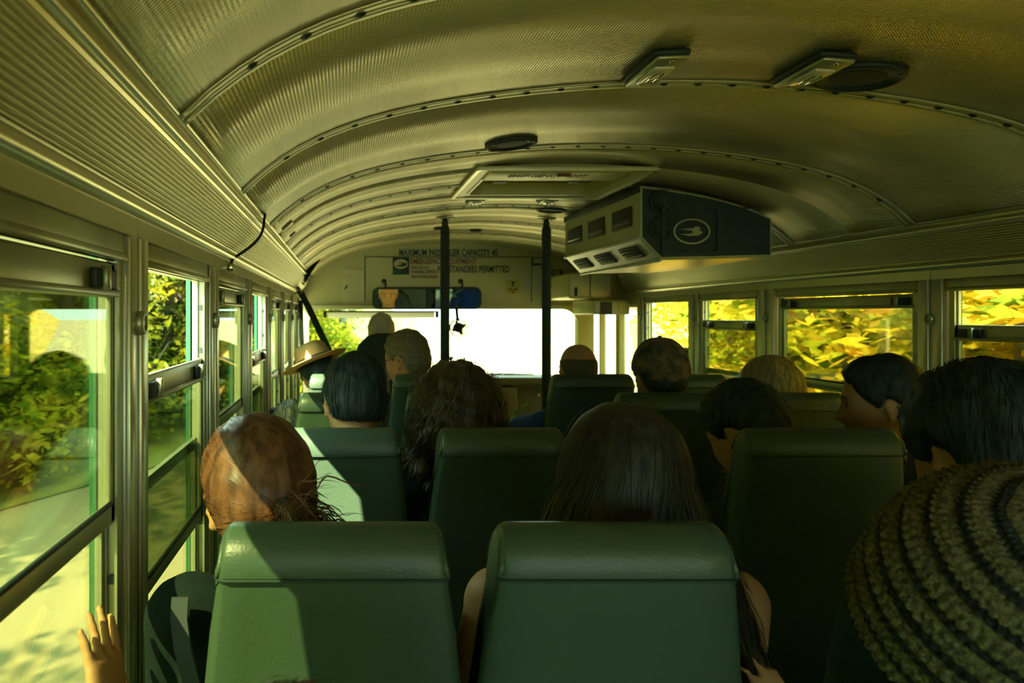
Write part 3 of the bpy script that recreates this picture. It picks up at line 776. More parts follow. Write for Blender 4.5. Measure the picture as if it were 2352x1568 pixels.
# round outlets, grille frame with oval badge on the end plate
Me = Matrix.Rotation(PI / 2, 4, 'X')
for (x, z) in ((ax0 + .085, EYE + .355), (ax0 + .085, EYE + .46)):
    MB().lathe([(.048, 0), (.05, .010), (.044, .014), (.042, .004), (0, .002)], 28, Matrix.Translation(Vector((x, ay0 - .006, z)) + A0) @ Me).build('round_outlet', M_black, end)
gc = Vector((1.405, ay0 - .006, EYE + .34)) + A0
gr_ = MB(); ring_plate(gr_, rrect(-.12, .12, -.10, .11, .02), rrect(-.105, .105, -.085, .095, .02), Matrix.Translation(gc) @ Me, .008); fix_normals(gr_.build('grille_frame', M_black, end))
ov = MB(); ring_plate(ov, [(.075 * math.cos(a), .052 * math.sin(a)) for a in np.linspace(0, 2 * PI, 41)[:-1]], [(.068 * math.cos(a), .046 * math.sin(a)) for a in np.linspace(0, 2 * PI, 41)[:-1]], Matrix.Translation(gc) @ Me, .012); fix_normals(ov.build('oval_ring', M_sash, end))
bd2 = [(-.042, .010), (.006, .012), (.016, .020), (.036, .016), (.030, .006), (.046, -.004), (.030, -.016), (-.01, -.018), (-.046, -.012), (.0, -.009), (.006, -.002), (.002, .004)]
MB().prism(bd2, Matrix.Translation(gc) @ Me, .011).build('oval_badge', M_ac, end)
for k in range(8):
    MB().box(Vector((1.62, ay0 - .008, EYE + .26 + k * .025)) + A0, (.12, .006, .005)).build('louvre', M_black, end)

# ---------------------------------------------------------------- seats
seat_n = 0
def seat_meshes(W):
    """backrest as a lofted rounded slab; local origin on the floor under the back's top edge"""
    H0, H1 = .40, 1.125
    ny = 40
    def half(z):
        t = (H1 - z) / (H1 - H0)
        return W / 2 + .024 * min(1, (H1 - z) / .22) + .010 * t
    # rows of a closed yz profile around the slab (front +y, back -y)
    prof = []
    def lean(z): return .10 * (H1 - z) / (H1 - H0)
    T = .036
    zs = [H0, H0 + .1, H0 + .22, H0 + .36, H0 + .5, H1 - .12, H1 - .075, H1 - .05]
    for z in zs: prof.append((-T - .010 + lean(z), z))
    for a in np.linspace(PI, 0, 11): prof.append((-.006 + (T + .003) * math.cos(a) + lean(H1 - .04), H1 - .042 + .042 * math.sin(a)))
    for z in zs[::-1]: prof.append((T - .002 + lean(z), z))
    def loft(pr, grow=0.0, zmin=None, closed=True):
        xs_ = [-1, -.985, -.95, -.90, -.7, -.35, 0, .35, .7, .90, .95, .985, 1]
        cy = sum(p[0] for p in pr) / len(pr)
        vs = []; fs = []
        for s in xs_:
            e = abs(s)
            sh = 0 if e <= .9 else ((e - .9) / .1)
            for (y, z) in pr:
                hw_ = half(z)
                zz = z; yy = y
                rr = 1 - (1 - math.sqrt(max(0, 1 - sh * sh))) * 1.0
                cyz = lean(z) - .004
                yy = cyz + (y - cyz) * (.55 + .45 * rr)
                if z > H1 - .09: zz = z - (1 - rr) * .022
                if grow:
                    yy = cyz + (yy - cyz) * (1 + grow); zz = zz + (.0028 if z > H1 - .03 else 0)
                vs.append((s * (hw_ + (grow * .02 if grow else 0)), yy, zz))
        m = len(pr)
        for i in range(len(xs_) - 1):
            for j in range(m - 1): fs.append((i * m + j, i * m + j + 1, (i + 1) * m + j + 1, (i + 1) * m + j))
            if closed: fs.append((i * m + m - 1, i * m, (i + 1) * m, (i + 1) * m + m - 1))
        fs.append(tuple(range(m - 1, -1, -1))); fs.append(tuple((len(xs_) - 1) * m + j for j in range(m)))
        return vs, fs
    back = MB(); back.add(*loft(prof), True)
    cp = [p for p in prof if p[1] >= H1 - .051]
    cap = MB(); cap.add(*loft(cp, .05), True)
    # stitch line along the lower edge of the cap and piping up the corners
    st = MB(); y0, z0 = cp[0]
    hw_ = half(z0)
    st.tube([(s * hw_, lean(z0) - .004 + (y0 - lean(z0) + .004) * 1.085 * (.55 + .45 * math.sqrt(max(0, 1 - (max(0, abs(s) - .9) / .1) ** 2))), z0 - .002) for s in (-.995, -.98, -.95, -.9, -.5, 0, .5, .9, .95, .98, .995)], .0018, 6)
    pip = []
    for s in (-1, 1):
        pth = []
        for (y, z) in cp:
            pth.append((s * (half(z) - .004), lean(z) - .004 + (y - lean(z) + .004) * .93, z - .008 if z > H1 - .03 else z))
        pip.append(MB().tube(pth, .0035, 6))
    cush = MB(); cush.rbox((0, .36, .405), (W + .08, .46, .13), .045, 4)
    fr = MB()
    return back, cap, st, pip, cush
SEATS = {}
def seat(x, y, W, label, group):
    root = empty('bus_seat', (x, y, 0)); tag(root, label, 'seat', group)
    if W not in SEATS:
        back, cap, st, pip, cush = seat_meshes(W)
        SEATS[W] = [autosmooth(back.build('backrest', M_vinyl, root), 1.2), autosmooth(cap.build('top_cap', M_vinyl, root), 1.2), st.build('stitching', M_seam, None), [q.build('piping', M_vinyl, None) for q in pip], cush.build('cushion', M_vinyl, root)]
        b_, c_, s_, p_, q_ = SEATS[W]
        s_.parent = c_; p_[0].parent = c_; p_[1].parent = c_
        legs = MB().tube([(0, 0, 0), (0, 0, .34)], .016, 8).build('leg', M_frame, root, (-W * .42, .2, 0))
        SEATS[W].append(legs)
        share(legs, root, (W * .42, .2, 0)); share(legs, root, (-W * .42, .52, 0)); share(legs, root, (W * .42, .52, 0))
    else:
        b_, c_, s_, p_, q_, lg = SEATS[W]
        share(b_, root, (0, 0, 0)); c2 = share(c_, root, (0, 0, 0)); share(s_, c2, (0, 0, 0)); share(p_[0], c2, (0, 0, 0)); share(p_[1], c2, (0, 0, 0)); share(q_, root, (0, 0, 0))
        for sx in (-1, 1):
            for yy in (.2, .52): share(lg, root, (sx * W * .42, yy, 0))
    return root
ROWY = [.918 + .775 * k for k in range(4)]
lw = ['near green vinyl seat by the left window, half sunlit', 'green seat by the left window in the second row, behind the dark-haired man', 'dark glossy seat by the left window with a sunlit edge', 'green seat by the left window behind the straw hat']
la = ['near green vinyl aisle seat with a piped corner, long-haired passenger in it', 'second-row left aisle seat behind the curly-haired passenger', 'left aisle seat just ahead of the curly-haired passenger', 'left aisle seat behind the man in glasses']
ra = ['right aisle seat of the nearest row beside the knit hat', 'tall dark right aisle seat behind the passenger looking down', 'right aisle seat behind the camouflage cap', 'dark right aisle seat behind the bald man']
rw = ['right window seat of the nearest row', 'right window seat behind the man in profile', 'dark right window seat behind the blond passenger', 'dark right window seat ahead of the camouflage cap']
G = 'green vinyl bus seats'
for k in range(4):
    y = ROWY[k]
    seat(-.014, y, .255, lw[k], G); seat((.308, .335, .330, .335)[k], y, .262, la[k], G)
    seat(1.020, y, .325, ra[k], G); seat(1.405, y, .325, rw[k], G)
# row at the viewpoint, for its passengers
seat(-.014, .10, .255, 'left window seat at the bottom edge under the raised hand', G)
seat(1.020, .14, .325, 'right aisle seat below the knit hat', G)
# driver seat
ds_ = empty('driver_seat', (.235, 4.72, 0)); tag(ds_, 'tall black driver seat with rounded shoulders', 'seat')
db = MB()
pr = [(-.20, .55), (-.20, .95), (-.185, 1.10), (-.155, 1.19), (-.10, 1.245), (-.04, 1.262), (.04, 1.262), (.10, 1.245), (.155, 1.19), (.185, 1.10), (.20, .95), (.20, .55)]
db.prism(pr, Matrix.Translation((0, .06, 0)) @ Matrix.Rotation(PI / 2, 4, 'X'), .12)
bevel_mod(fix_normals(db.build('backrest', M_pad, ds_)), .035, 5)
MB().rbox((0, .30, .50), (.46, .50, .14), .05, 4).build('cushion', M_pad, ds_)
MB().lathe([(.18, 0), (.17, .03), (.07, .06), (.06, .43), (.15, .44)], 20, Matrix.Translation((0, .3, 0))).build('pedestal', M_frame, ds_)
sw = empty('steering_wheel', (.235, 5.45, .92)); tag(sw, 'black steering wheel ahead of the driver', 'wheel'); sw.rotation_euler = (-.7, 0, 0)
MB().tube([(.22 * math.cos(a), 0, .22 * math.sin(a)) for a in np.linspace(0, 2 * PI, 41)], .014, 8, False).build('rim', M_black, sw)
for a in (.5, PI - .5, 1.5 * PI): MB().tube([(0, .02, 0), (.22 * math.cos(a), 0, .22 * math.sin(a))], .01, 6).build('spoke', M_black, sw)
MB().lathe([(.05, -.02), (.05, .03), (.03, .05), (.025, .5)], 16, Matrix.Rotation(-PI / 2, 4, 'X')).build('column', M_black, sw)

# ================================================================== outside
RZ = -0.85
def xl(Y): return -4.3 + .45 * min(max(0.0, Y - 8), 11) + .10 * max(0.0, Y - 19)
def xr(Y): return 2.9 + .36 * max(0.0, Y - 7)
M_road = mat('pale_asphalt', (0.44, 0.36, 0.21), 0.8, 0, 0.12, 0.8, stretch=(3, .3, 1))
M_verge = mat('grassy_verge', (0.10, 0.13, 0.03), 0.9, 0, 0, 1.3, stretch=(2.5, .5, 2.5), col2=(0.34, 0.33, 0.06))
M_litter = mat('leaf_litter_bank', (0.30, 0.24, 0.04), 0.9, 0, 0, 1.5, stretch=(2, .5, 2), col2=(0.85, 0.52, 0.10))
M_bark = mat('tree_bark', (0.10, 0.085, 0.05), 0.9, 0, 0.3, 10)
def leaf_mat(name, stops, scale):
    m = bpy.data.materials.new(name); m.use_nodes = True; nt = m.node_tree; N = nt.nodes; Lk = nt.links
    N.remove(N['Principled BSDF'])
    tc = N.new('ShaderNodeTexCoord'); mp = N.new('ShaderNodeMapping'); mp.inputs['Scale'].default_value = (1, .55, 1.3); Lk.new(tc.outputs['Object'], mp.inputs['Vector'])
    nz = N.new('ShaderNodeTexNoise'); nz.inputs['Scale'].default_value = scale; nz.inputs['Detail'].default_value = 6; nz.inputs['Roughness'].default_value = .7
    Lk.new(mp.outputs['Vector'], nz.inputs['Vector'])
    rp = N.new('ShaderNodeValToRGB'); els = rp.color_ramp.elements
    while len(els) < len(stops): els.new(.5)
    for e, (p, c_) in zip(els, stops): e.position = p; e.color = (*c_, 1)
    Lk.new(nz.outputs['Fac'], rp.inputs['Fac'])
    df = N.new('ShaderNodeBsdfDiffuse'); tl = N.new('ShaderNodeBsdfTranslucent'); mx_ = N.new('ShaderNodeMixShader'); mx_.inputs['Fac'].default_value = .55
    Lk.new(rp.outputs['Color'], df.inputs['Color']); Lk.new(rp.outputs['Color'], tl.inputs['Color'])
    Lk.new(df.outputs[0], mx_.inputs[1]); Lk.new(tl.outputs[0], mx_.inputs[2]); Lk.new(mx_.outputs[0], N['Material Output'].inputs['Surface'])
    return m
M_leafG = leaf_mat('green_gold_leaves', [(.30, (.03, .07, .012)), (.44, (.16, .24, .02)), (.54, (.62, .56, .04)), (.66, (.90, .74, .12)), (.78, (.95, .88, .45))], 1.1)
M_leafO = leaf_mat('orange_gold_leaves', [(.30, (.10, .14, .015)), (.42, (.45, .48, .03)), (.52, (.88, .62, .05)), (.62, (.95, .48, .08)), (.74, (.80, .22, .05))], 1.2)
M_leafD = leaf_mat('deep_green_leaves', [(.32, (.015, .04, .012)), (.48, (.06, .11, .02)), (.58, (.30, .30, .03)), (.70, (.75, .60, .08))], 1.2)

def strip_mesh(name, fx, Ys, offs, fz, m):
    vs = []; fs = []
    for Y in Ys:
        for o in offs: vs.append((fx(Y) + o, Y, fz(Y, o)))
    n = len(offs)
    for i in range(len(Ys) - 1):
        for j in range(n - 1): fs.append((i * n + j, i * n + j + 1, (i + 1) * n + j + 1, (i + 1) * n + j))
    mb = MB(); mb.add(vs, fs, True); return fix_normals(mb.build(name, m))
YS = list(np.arange(-14, 40, 1.0)) + [50, 70, 100, 150, 250, 380]
road = MB().box((40, 180, RZ - .05), (260, 400, .1)).build('road', M_road); tag(road, 'pale sunlit road outside the bus', 'road', kind='structure')
rn = random.Random(3)
hn = {}
def rough(Y, o, a):
    k = (round(Y, 2), round(o, 2)); 
    if k not in hn: hn[k] = rn.uniform(-1, 1)
    return hn[k] * a
lv = strip_mesh('verge_left', xl, YS, [0, -.8, -1.6, -2.6, -4, -6, -9, -14, -24], lambda Y, o: RZ + .02 + (0 if o > -1 else (-o - 1) * .38 + rough(Y, o, .12)), M_verge)
tag(lv, 'grassy bank beyond the road on the left', 'bank', kind='structure')
rv = strip_mesh('verge_right', xr, YS, [0, .6, 1.2, 2, 3, 4.5, 7, 11, 20], lambda Y, o: RZ + .02 + (0 if o < .7 else (o - .7) * .62 + rough(Y, o, .12)), M_litter)
tag(rv, 'leaf-covered bank rising beside the road on the right', 'bank', kind='structure')

def crown_mesh(name, m, n, rx, ry, rz, zc, seed, lsize=.30):
    r = np.random.RandomState(seed)
    d = r.normal(size=(n, 3)); d /= np.linalg.norm(d, axis=1)[:, None]
    # clumps
    kc = r.normal(size=(26, 3)); kc /= np.linalg.norm(kc, axis=1)[:, None]; kc *= r.uniform(.45, .95, (26, 1))
    idx = r.randint(0, 26, n)
    p = kc[idx] + d * (r.uniform(0, 1, (n, 1)) ** .5) * .40
    p *= np.array([rx, ry, rz]); p[:, 2] += zc
    ang = r.normal(0, .35, n); tilt = r.normal(0, .25, n)
    L = np.stack([np.sin(ang) * np.cos(tilt), np.cos(ang) * np.cos(tilt), np.sin(tilt)], 1) * (lsize * r.uniform(.5, 1.2, n))[:, None] / 2
    w = r.normal(size=(n, 3)); w -= L * ((w * L).sum(1) / (L * L).sum(1))[:, None]; w /= np.linalg.norm(w, axis=1)[:, None]; w *= (lsize * .15 * r.uniform(.6, 1.2, n))[:, None]
    V = np.stack([p - L, p + w, p + L, p - w], 1).reshape(-1, 3)
    me = bpy.data.meshes.new(name); F = np.arange(n * 4).reshape(-1, 4)
    me.from_pydata(V.tolist(), [], F.tolist()); me.materials.append(m); me.update()
    return me
crowns = [crown_mesh('foliage', M_leafG, 5200, 1.7, 2.0, 2.0, 2.6, 1), crown_mesh('foliage', M_leafO, 5200, 1.7, 2.0, 2.0, 2.5, 2), crown_mesh('foliage', M_leafD, 5200, 1.8, 2.0, 2.1, 2.4, 3),
          crown_mesh('foliage', M_leafG, 2600, 1.0, 1.3, .8, .7, 4, .26), crown_mesh('foliage', M_leafO, 2600, 1.0, 1.3, .8, .7, 5, .26)]
tk = MB(); tk.tube([(0, 0, -.6), (.03, .02, .8), (-.02, .05, 2.0), (.04, 0, 3.4)], [.16, .13, .10, .04], 8)
for a, b_ in (((0, .04, 1.4), (.9, .5, 2.6)), ((0, .04, 1.7), (-.8, -.6, 2.9)), ((0, .03, 1.9), (.2, -.9, 3.2))): tk.tube([a, Vector(a).lerp(Vector(b_), .5) + Vector((0, 0, -.1)), b_], [.06, .045, .02], 6)
trunk_o = None
def plant(kind, x, y, z, s, label, group, cat):
    global trunk_o
    o = empty('roadside_tree' if kind < 3 else 'roadside_shrub', (x, y, z)); o.scale = (s, s, s); o.rotation_euler = (0, 0, rn.choice((0, PI)) + rn.uniform(-.2, .2))
    tag(o, label, cat, group)
    f_ = bpy.data.objects.new('foliage', crowns[kind]); COL.objects.link(f_); f_.parent = o; f_['kind'] = 'stuff'
    if trunk_o is None: trunk_o = tk.build('trunk', M_bark, o)
    else:
        t = share(trunk_o, o, (0, 0, 0), scale=None if kind < 3 else (.35, .35, .4))
    return o
gl = 'tree with green and gold leaves on the left bank beyond the road'; gr = 'tree with yellow and orange leaves on the right bank'
def lz(o): return RZ + max(0, o - 1) * .38
def rz_(o): return RZ + max(0, o - .7) * .62
for k, Y in enumerate(np.arange(-3, 40, 2.1)):
    o = 2.6 + rn.uniform(0, 1.6); plant(0 if k % 3 else 2, xl(Y) - o, Y, lz(o), 1.0 + rn.uniform(-.1, .25), gl if k % 3 else 'deep green tree on the left bank beyond the road', 'trees on the left bank', 'tree')
    if k % 2 == 0:
        o = 6.5 + rn.uniform(0, 2); plant(0, xl(Y) - o, Y + 1, lz(o), 1.4, 'tall gold-green tree higher up the left bank', 'trees on the left bank', 'tree')
for k, Y in enumerate(np.arange(-1, 27, 2.2)):
    o = 1.9 + rn.uniform(0, 1.0); plant(1 if k % 2 else 0, xr(Y) + o, Y, rz_(o), .95 + rn.uniform(-.1, .2), gr if k % 2 else 'green and gold tree on the right bank', 'trees on the right bank', 'tree')
    if k % 2: o = 5.5 + rn.uniform(0, 1.5); plant(1, xr(Y) + o, Y, rz_(o), 1.3, 'tall orange tree higher up the right bank', 'trees on the right bank', 'tree')
for Y in np.arange(-1, 30, 1.25):
    o = 1.0 + rn.uniform(0, 1.5); plant(3, xl(Y) - o, Y, lz(o) - .1, 1.0 + rn.uniform(0, .3), 'low green and gold shrub at the left road edge', 'shrubs along the left road edge', 'shrub')
for Y in np.arange(0, 26, 1.7):
    o = .9 + rn.uniform(0, .6); plant(4 if rn.random() < .6 else 3, xr(Y) + o, Y, rz_(o) - .1, .9, 'low yellow shrub at the right road edge', 'shrubs along the right road edge', 'shrub')

# ================================================================== people
from mathutils.bvhtree import BVHTree
def sst(a, b, x): t = np.clip((x - a) / (b - a), 0, 1); return t * t * (3 - 2 * t)
def g(x, s): return np.exp(-(x / s) ** 2)

def head_points(n, hairless=True):
    """n: unit directions (k,3), x right, y front, z up -> head surface points"""
    x, y, z = n[:, 0], n[:, 1], n[:, 2]
    P = n * np.array([.0755, .097, .112]) / (np.abs(n) ** 2.35).sum(1)[:, None] ** (1 / 2.35)
    low = np.clip(-z, 0, 1)
    P[:, 0] *= 1 - .24 * low ** 1.4
    P[:, 1] += np.where(y < 0, .055 * sst(.15, .95, low) * (-y), 0)
    P[:, 1] += .012 * low ** 2
    P[:, 0] *= 1 + .05 * g(z - .35, .4) * g(y + .3, .6)
    fy = sst(.1, .7, y)
    px, pz = P[:, 0], P[:, 2]
    dy = np.zeros(len(n))
    dy += .023 * g(px, .0105) * sst(.012, -.036, pz) * sst(-.056, -.040, pz)         # nose
    dy += .006 * g(np.abs(px) - .012, .008) * g(pz + .043, .009)                     # wings
    dy -= .010 * g(np.abs(px) - .031, .014) * g(pz - .002, .011)                     # sockets
    dy += .005 * g(pz - .022, .010) * g(px, .05)                                     # brow
    dy += .006 * g(px, .020) * g(pz + .068, .012)                                    # lips
    dy -= .006 * g(px, .022) * g(pz + .0685, .0022)
    dy += .010 * g(px, .022) * g(pz + .102, .016)                                    # chin
    dy += .004 * g(np.abs(px) - .04, .018) * g(pz + .03, .018)                       # cheeks
    P[:, 1] += dy * fy
    return P
def sphere_dirs(nu, nv):
    th = np.linspace(0, PI, nv); ph = np.linspace(0, 2 * PI, nu, endpoint=False)
    vs = [(0, 0, 1)]
    for t in th[1:-1]:
        for p in ph: vs.append((math.sin(t) * math.cos(p), math.sin(t) * math.sin(p), math.cos(t)))
    vs.append((0, 0, -1)); fs = []
    for j in range(nu): fs.append((0, 1 + j, 1 + (j + 1) % nu))
    for i in range(nv - 3):
        for j in range(nu):
            a = 1 + i * nu; fs.append((a + j, a + nu + j, a + nu + (j + 1) % nu, a + (j + 1) % nu))
    L_ = len(vs) - 1; a = 1 + (nv - 3) * nu
    for j in range(nu): fs.append((L_, a + (j + 1) % nu, a + j))
    return np.array(vs), fs
DN, DF = sphere_dirs(64, 48)
EN, EF = sphere_dirs(16, 10)

def ell(mb, c, r, rot=None):
    P = EN * np.array(r)
    if rot is not None: P = P @ np.array(rot.to_3x3()).T
    mb.add(P + np.array(c), EF, True)
def chain(mb, pts, rad, n=12):
    pts = [Vector(p) for p in pts]; rad = list(rad)
    d0 = (pts[0] - pts[1]).normalized(); d1 = (pts[-1] - pts[-2]).normalized()
    A = [(pts[0] + d0 * rad[0] * a, rad[0] * b) for a, b in ((1.0, .12), (.87, .5), (.5, .87))]
    B = [(pts[-1] + d1 * rad[-1] * a, rad[-1] * b) for a, b in ((.5, .87), (.87, .5), (1.0, .12))]
    P = [a[0] for a in A] + pts + [b[0] for b in B]; R = [a[1] for a in A] + rad + [b[1] for b in B]
    mb.tube(P, R, n, True)
def smooth_chain(mb, pts, rad, n=12, k=4):
    P = smooth_path(pts, k); R = list(np.interp(np.linspace(0, len(pts) - 1, len(P)), range(len(pts)), rad)); chain(mb, P, R, n)
def loft(mb, rings):
    """rings: (centre, xaxis, yaxis, rx, ry)"""
    n = 20; vs = []; fs = []
    for (c, xa, ya, rx, ry) in rings:
        for j in range(n):
            a = 2 * PI * j / n; ca, sa = math.cos(a), math.sin(a)
            q = 1 / (abs(ca) ** 2.4 + abs(sa) ** 2.4) ** (1 / 2.4)
            vs.append(c + xa * (rx * ca * q) + ya * (ry * sa * q))
    for i in range(len(rings) - 1):
        for j in range(n): fs.append((i * n + j, i * n + (j + 1) % n, (i + 1) * n + (j + 1) % n, (i + 1) * n + j))
    fs += [tuple(range(n - 1, -1, -1)), tuple((len(rings) - 1) * n + j for j in range(n))]
    mb.add(vs, fs, True)
def remesh(mb, name, m, parent, vox, it=4, disp=None):
    me = bpy.data.meshes.new('tmp'); me.from_pydata(mb.v, [], mb.f); me.update()
    o = bpy.data.objects.new('tmp', me); COL.objects.link(o)
    r = o.modifiers.new('r', 'REMESH'); r.mode = 'VOXEL'; r.voxel_size = vox; r.use_smooth_shade = True
    if it: s = o.modifiers.new('s', 'SMOOTH'); s.factor = .5; s.iterations = it
    dg = bpy.context.evaluated_depsgraph_get()
    nm = bpy.data.meshes.new_from_object(o.evaluated_get(dg)); nm.name = name
    bpy.data.objects.remove(o); bpy.data.meshes.remove(me)
    nm.materials.clear(); nm.materials.append(m)
    nm.polygons.foreach_set('use_smooth', [True] * len(nm.polygons))
    q = bpy.data.objects.new(name, nm); COL.objects.link(q); q.parent = parent
    return q

def hand(mb, wrist, up, nrm, side, curl=.35, spread=.12, s=1.0):
    """wrist point, finger direction, back-of-hand normal, thumb on 'side' (+1 along cross(up,nrm))"""
    up = Vector(up).normalized(); nrm = Vector(nrm); nrm = (nrm - up * nrm.dot(up)).normalized(); sd = up.cross(nrm).normalized() * side
    W = Vector(wrist)
    loft(mb, [(W, sd, nrm, .026 * s, .019 * s), (W + up * .03 * s, sd, nrm, .034 * s, .017 * s), (W + up * .065 * s, sd, nrm, .041 * s, .0145 * s), (W + up * .094 * s, sd, nrm, .041 * s, .012 * s), (W + up * .102 * s, sd, nrm, .036 * s, .009 * s)])
    for off, ln, ang in ((.030, .072, 1.0), (.0105, .082, .3), (-.0105, .076, -.4), (-.031, .060, -1.2)):
        b = W + up * (.092 - .25 * abs(off) * .4) * s + sd * off * s
        d = (up + sd * (spread * ang)).normalized(); P = [b - d * .012]; R = [.0090 * s]; c = 0
        for seg, rr in ((.45, .0080), (.30, .0072), (.25, .0058)):
            c += curl * .55; dd = (d * math.cos(c) - nrm * math.sin(c)).normalized(); P.append(P[-1] + dd * ln * seg * s * (1.1 if seg > .4 else 1)); R.append(rr * s)
        smooth_chain(mb, P, R, 8, 2)
    b = W + up * .025 * s + sd * .026 * s
    d = (up * .7 + sd * .8 - nrm * .25).normalized(); d2 = (up * .95 + sd * .3 - nrm * .35).normalized()
    smooth_chain(mb, [b - d * .01, b + d * .034 * s, b + d * .034 * s + d2 * .034 * s, b + d * .034 * s + d2 * .060 * s], [.015 * s, .0125 * s, .0105 * s, .008 * s], 8, 2)

def ear(mb, s, M):
    """flat shell with a raised rim, on side s"""
    tmp = MB()
    R = Matrix.Rotation(s * -.35, 4, 'Z')
    ell(tmp, (0, -.004, 0), (.0055, .017, .028))
    pts = []
    for a in np.linspace(-1.9, 2.2, 12): pts.append((s * .004, -.004 + .0165 * -math.sin(a) * -1 * -1, .004 + .0255 * math.cos(a)))
    rim = [(s * .005, -.003 - .017 * math.sin(a), .003 + .026 * math.cos(a)) for a in np.linspace(-.9, 2.6, 12)]
    chain(tmp, rim, [.0042] * len(rim), 6)
    ell(tmp, (s * .002, .002, -.026), (.006, .008, .009))
    ell(tmp, (s * .004, .010, -.004), (.005, .005, .007))
    T = Matrix.Translation((s * .0765, -.010, -.006)) @ R
    mb.add([M @ (T @ Vector(v)) for v in tmp.v], tmp.f, True)

def line(a, pts): return np.interp(a, [p[0] for p in pts], [p[1] for p in pts])
HL_SHORT = [(0, .60), (.22, .52), (.36, .18), (.44, .0), (.50, .16), (.58, .14), (.64, -.12), (.70, -.36), (1, -.44)]
HL_BALD = [(0, 1.2), (.3, 1.1), (.40, .30), (.5, .16), (.58, .12), (.64, -.2), (.72, -.5), (1, -.6)]
HL_RECEDE = [(0, .72), (.2, .66), (.34, .28), (.44, 0.02), (.50, .16), (.58, .14), (.64, -.22), (.70, -.52), (1, -.62)]
HL_PONY = [(0, .62), (.22, .52), (.36, .34), (.46, .34), (.54, .26), (.60, .0), (.66, -.30), (.74, -.45), (1, -.50)]
HL_CAP = [(0, .25), (.3, .20), (.5, .12), (.7, -.02), (1, -.12)]
HL_FULL = [(0, .62), (.2, .50), (.34, .0), (.42, -.6), (.55, -.9), (1, -1.2)]
def shell(hl, th, tops=0.0, wav=0.0, seed=0, soft=.07):
    n = DN; a = np.arctan2(np.abs(n[:, 0]), n[:, 1]) / PI
    zl = line(a, hl); mk = sst(zl - soft, zl + soft, n[:, 2])
    if hl is HL_BALD: mk = mk * (1 - sst(.30, .52, n[:, 2]))
    P = head_points(n); r = np.linalg.norm(P, axis=1)
    rs = np.random.RandomState(seed); ph = rs.uniform(0, 6, 4)
    t = th + tops * sst(.2, 1, n[:, 2])
    if wav: t = t + wav * (np.sin(n[:, 0] * 14 + ph[0]) * np.sin(n[:, 1] * 12 + ph[1]) + .6 * np.sin(n[:, 2] * 22 + ph[2] + 5 * n[:, 0]))
    k = 1 + np.where(mk > 0, (t * mk - .006 * (1 - mk)) / r, -.06)
    return P * k[:, None], mk

def ribbons(paths, widths, outs):
    """paths list of (k,3), ribbon with out normals"""
    V = []; F = []
    for p, w, o in zip(paths, widths, outs):
        k = len(p); t = np.gradient(p, axis=0); s = np.cross(t, o); s /= (np.linalg.norm(s, axis=1)[:, None] + 1e-9)
        tp = w * np.sin(np.linspace(.35, PI - .1, k))[:, None]
        b = len(V); V += (p - s * tp).tolist() + (p + s * tp).tolist()
        for i in range(k - 1): F.append((b + i, b + i + 1, b + k + i + 1, b + k + i))
    return V, F
def strands(base, n, field, steps, step, width, lift=.0018, curl=0.0, seed=0, start=None, M=None):
    """comb ribbons over an existing hair mesh; everything in the frame of the mesh"""
    me = base.data; bv = BVHTree.FromPolygons([v.co.copy() for v in me.vertices], [tuple(p.vertices) for p in me.polygons])
    rs = np.random.RandomState(seed); nv = len(me.vertices)
    paths = []; W = []; O = []; tries = 0
    while len(paths) < n and tries < n * 6:
        tries += 1
        p = me.vertices[rs.randint(nv)].co.copy()
        if start and not start(p): continue
        pts = []; outs = []; ph = rs.uniform(0, 6); cr = curl * rs.uniform(.6, 1.4); lf = lift * rs.uniform(.3, 1.8); jit = Vector(rs.normal(0, .12, 3))
        for i in range(steps):
            hit = bv.find_nearest(p)
            if hit[0] is None: break
            q, nn = hit[0], hit[1]
            d = field(q)
            if d is None: break
            d = d.normalized() + jit; d = (d - nn * d.dot(nn))
            if d.length < 1e-5: break
            d.normalize()
            x = q + nn * lf
            if curl:
                s_ = d.cross(nn); x = x + s_ * (cr * math.sin(ph + i * 1.1)) + nn * (cr * .8 * (1 + math.cos(ph + i * 1.1)))
            pts.append(x); outs.append(nn); p = q + d * step
        if len(pts) > 3: paths.append(np.array(pts)); outs = np.array(outs); O.append(outs); W.append(width * rs.uniform(.6, 1.3))
    return ribbons(paths, W, O)
def append_geo(o, V, F):
    me = o.data; bm = bmesh.new(); bm.from_mesh(me)
    vs = [bm.verts.new(v) for v in V]
    for f in F:
        fc = bm.faces.new([vs[i] for i in f]); fc.smooth = True
    bm.to_mesh(me); bm.free(); me.update()

SK1 = mat('warm_skin', (0.62, 0.34, 0.14), 0.5, 0, 0.06, 14, spec=.4)
SK2 = mat('tan_skin', (0.52, 0.30, 0.12), 0.5, 0, 0.06, 14, spec=.4)
M_eye = mat('eye_white', (0.75, 0.72, 0.6), 0.15); M_iris = mat('eye_iris', (0.05, 0.04, 0.03), 0.1)
M_jeans = mat('dark_trousers', (0.03, 0.045, 0.05), 0.85, 0, .2, 30)
M_shoe = mat('dark_shoe', (0.03, 0.03, 0.028), 0.6)
M_jblack = mat('black_jacket', (0.009, 0.021, 0.018), 0.9, 0, .15, 25, .15, 40, spec=.15)
M_jgreen = mat('green_jacket', (0.03, 0.22, 0.12), 0.8, 0, .1, 20, .15, 40)
M_jblue = mat('blue_jacket', (0.01, 0.06, 0.30), 0.75, 0, .1, 20, .15, 40)
M_jgrey = mat('grey_green_shirt', (0.16, 0.19, 0.13), 0.85, 0, .1, 25)
M_jdark = mat('dark_teal_sweater', (0.026, 0.060, 0.050), 0.9, 0, .2, 30, .3, 60)
M_htan = mat('ranger_uniform', (0.10, 0.11, 0.07), 0.85, 0, .1, 20)
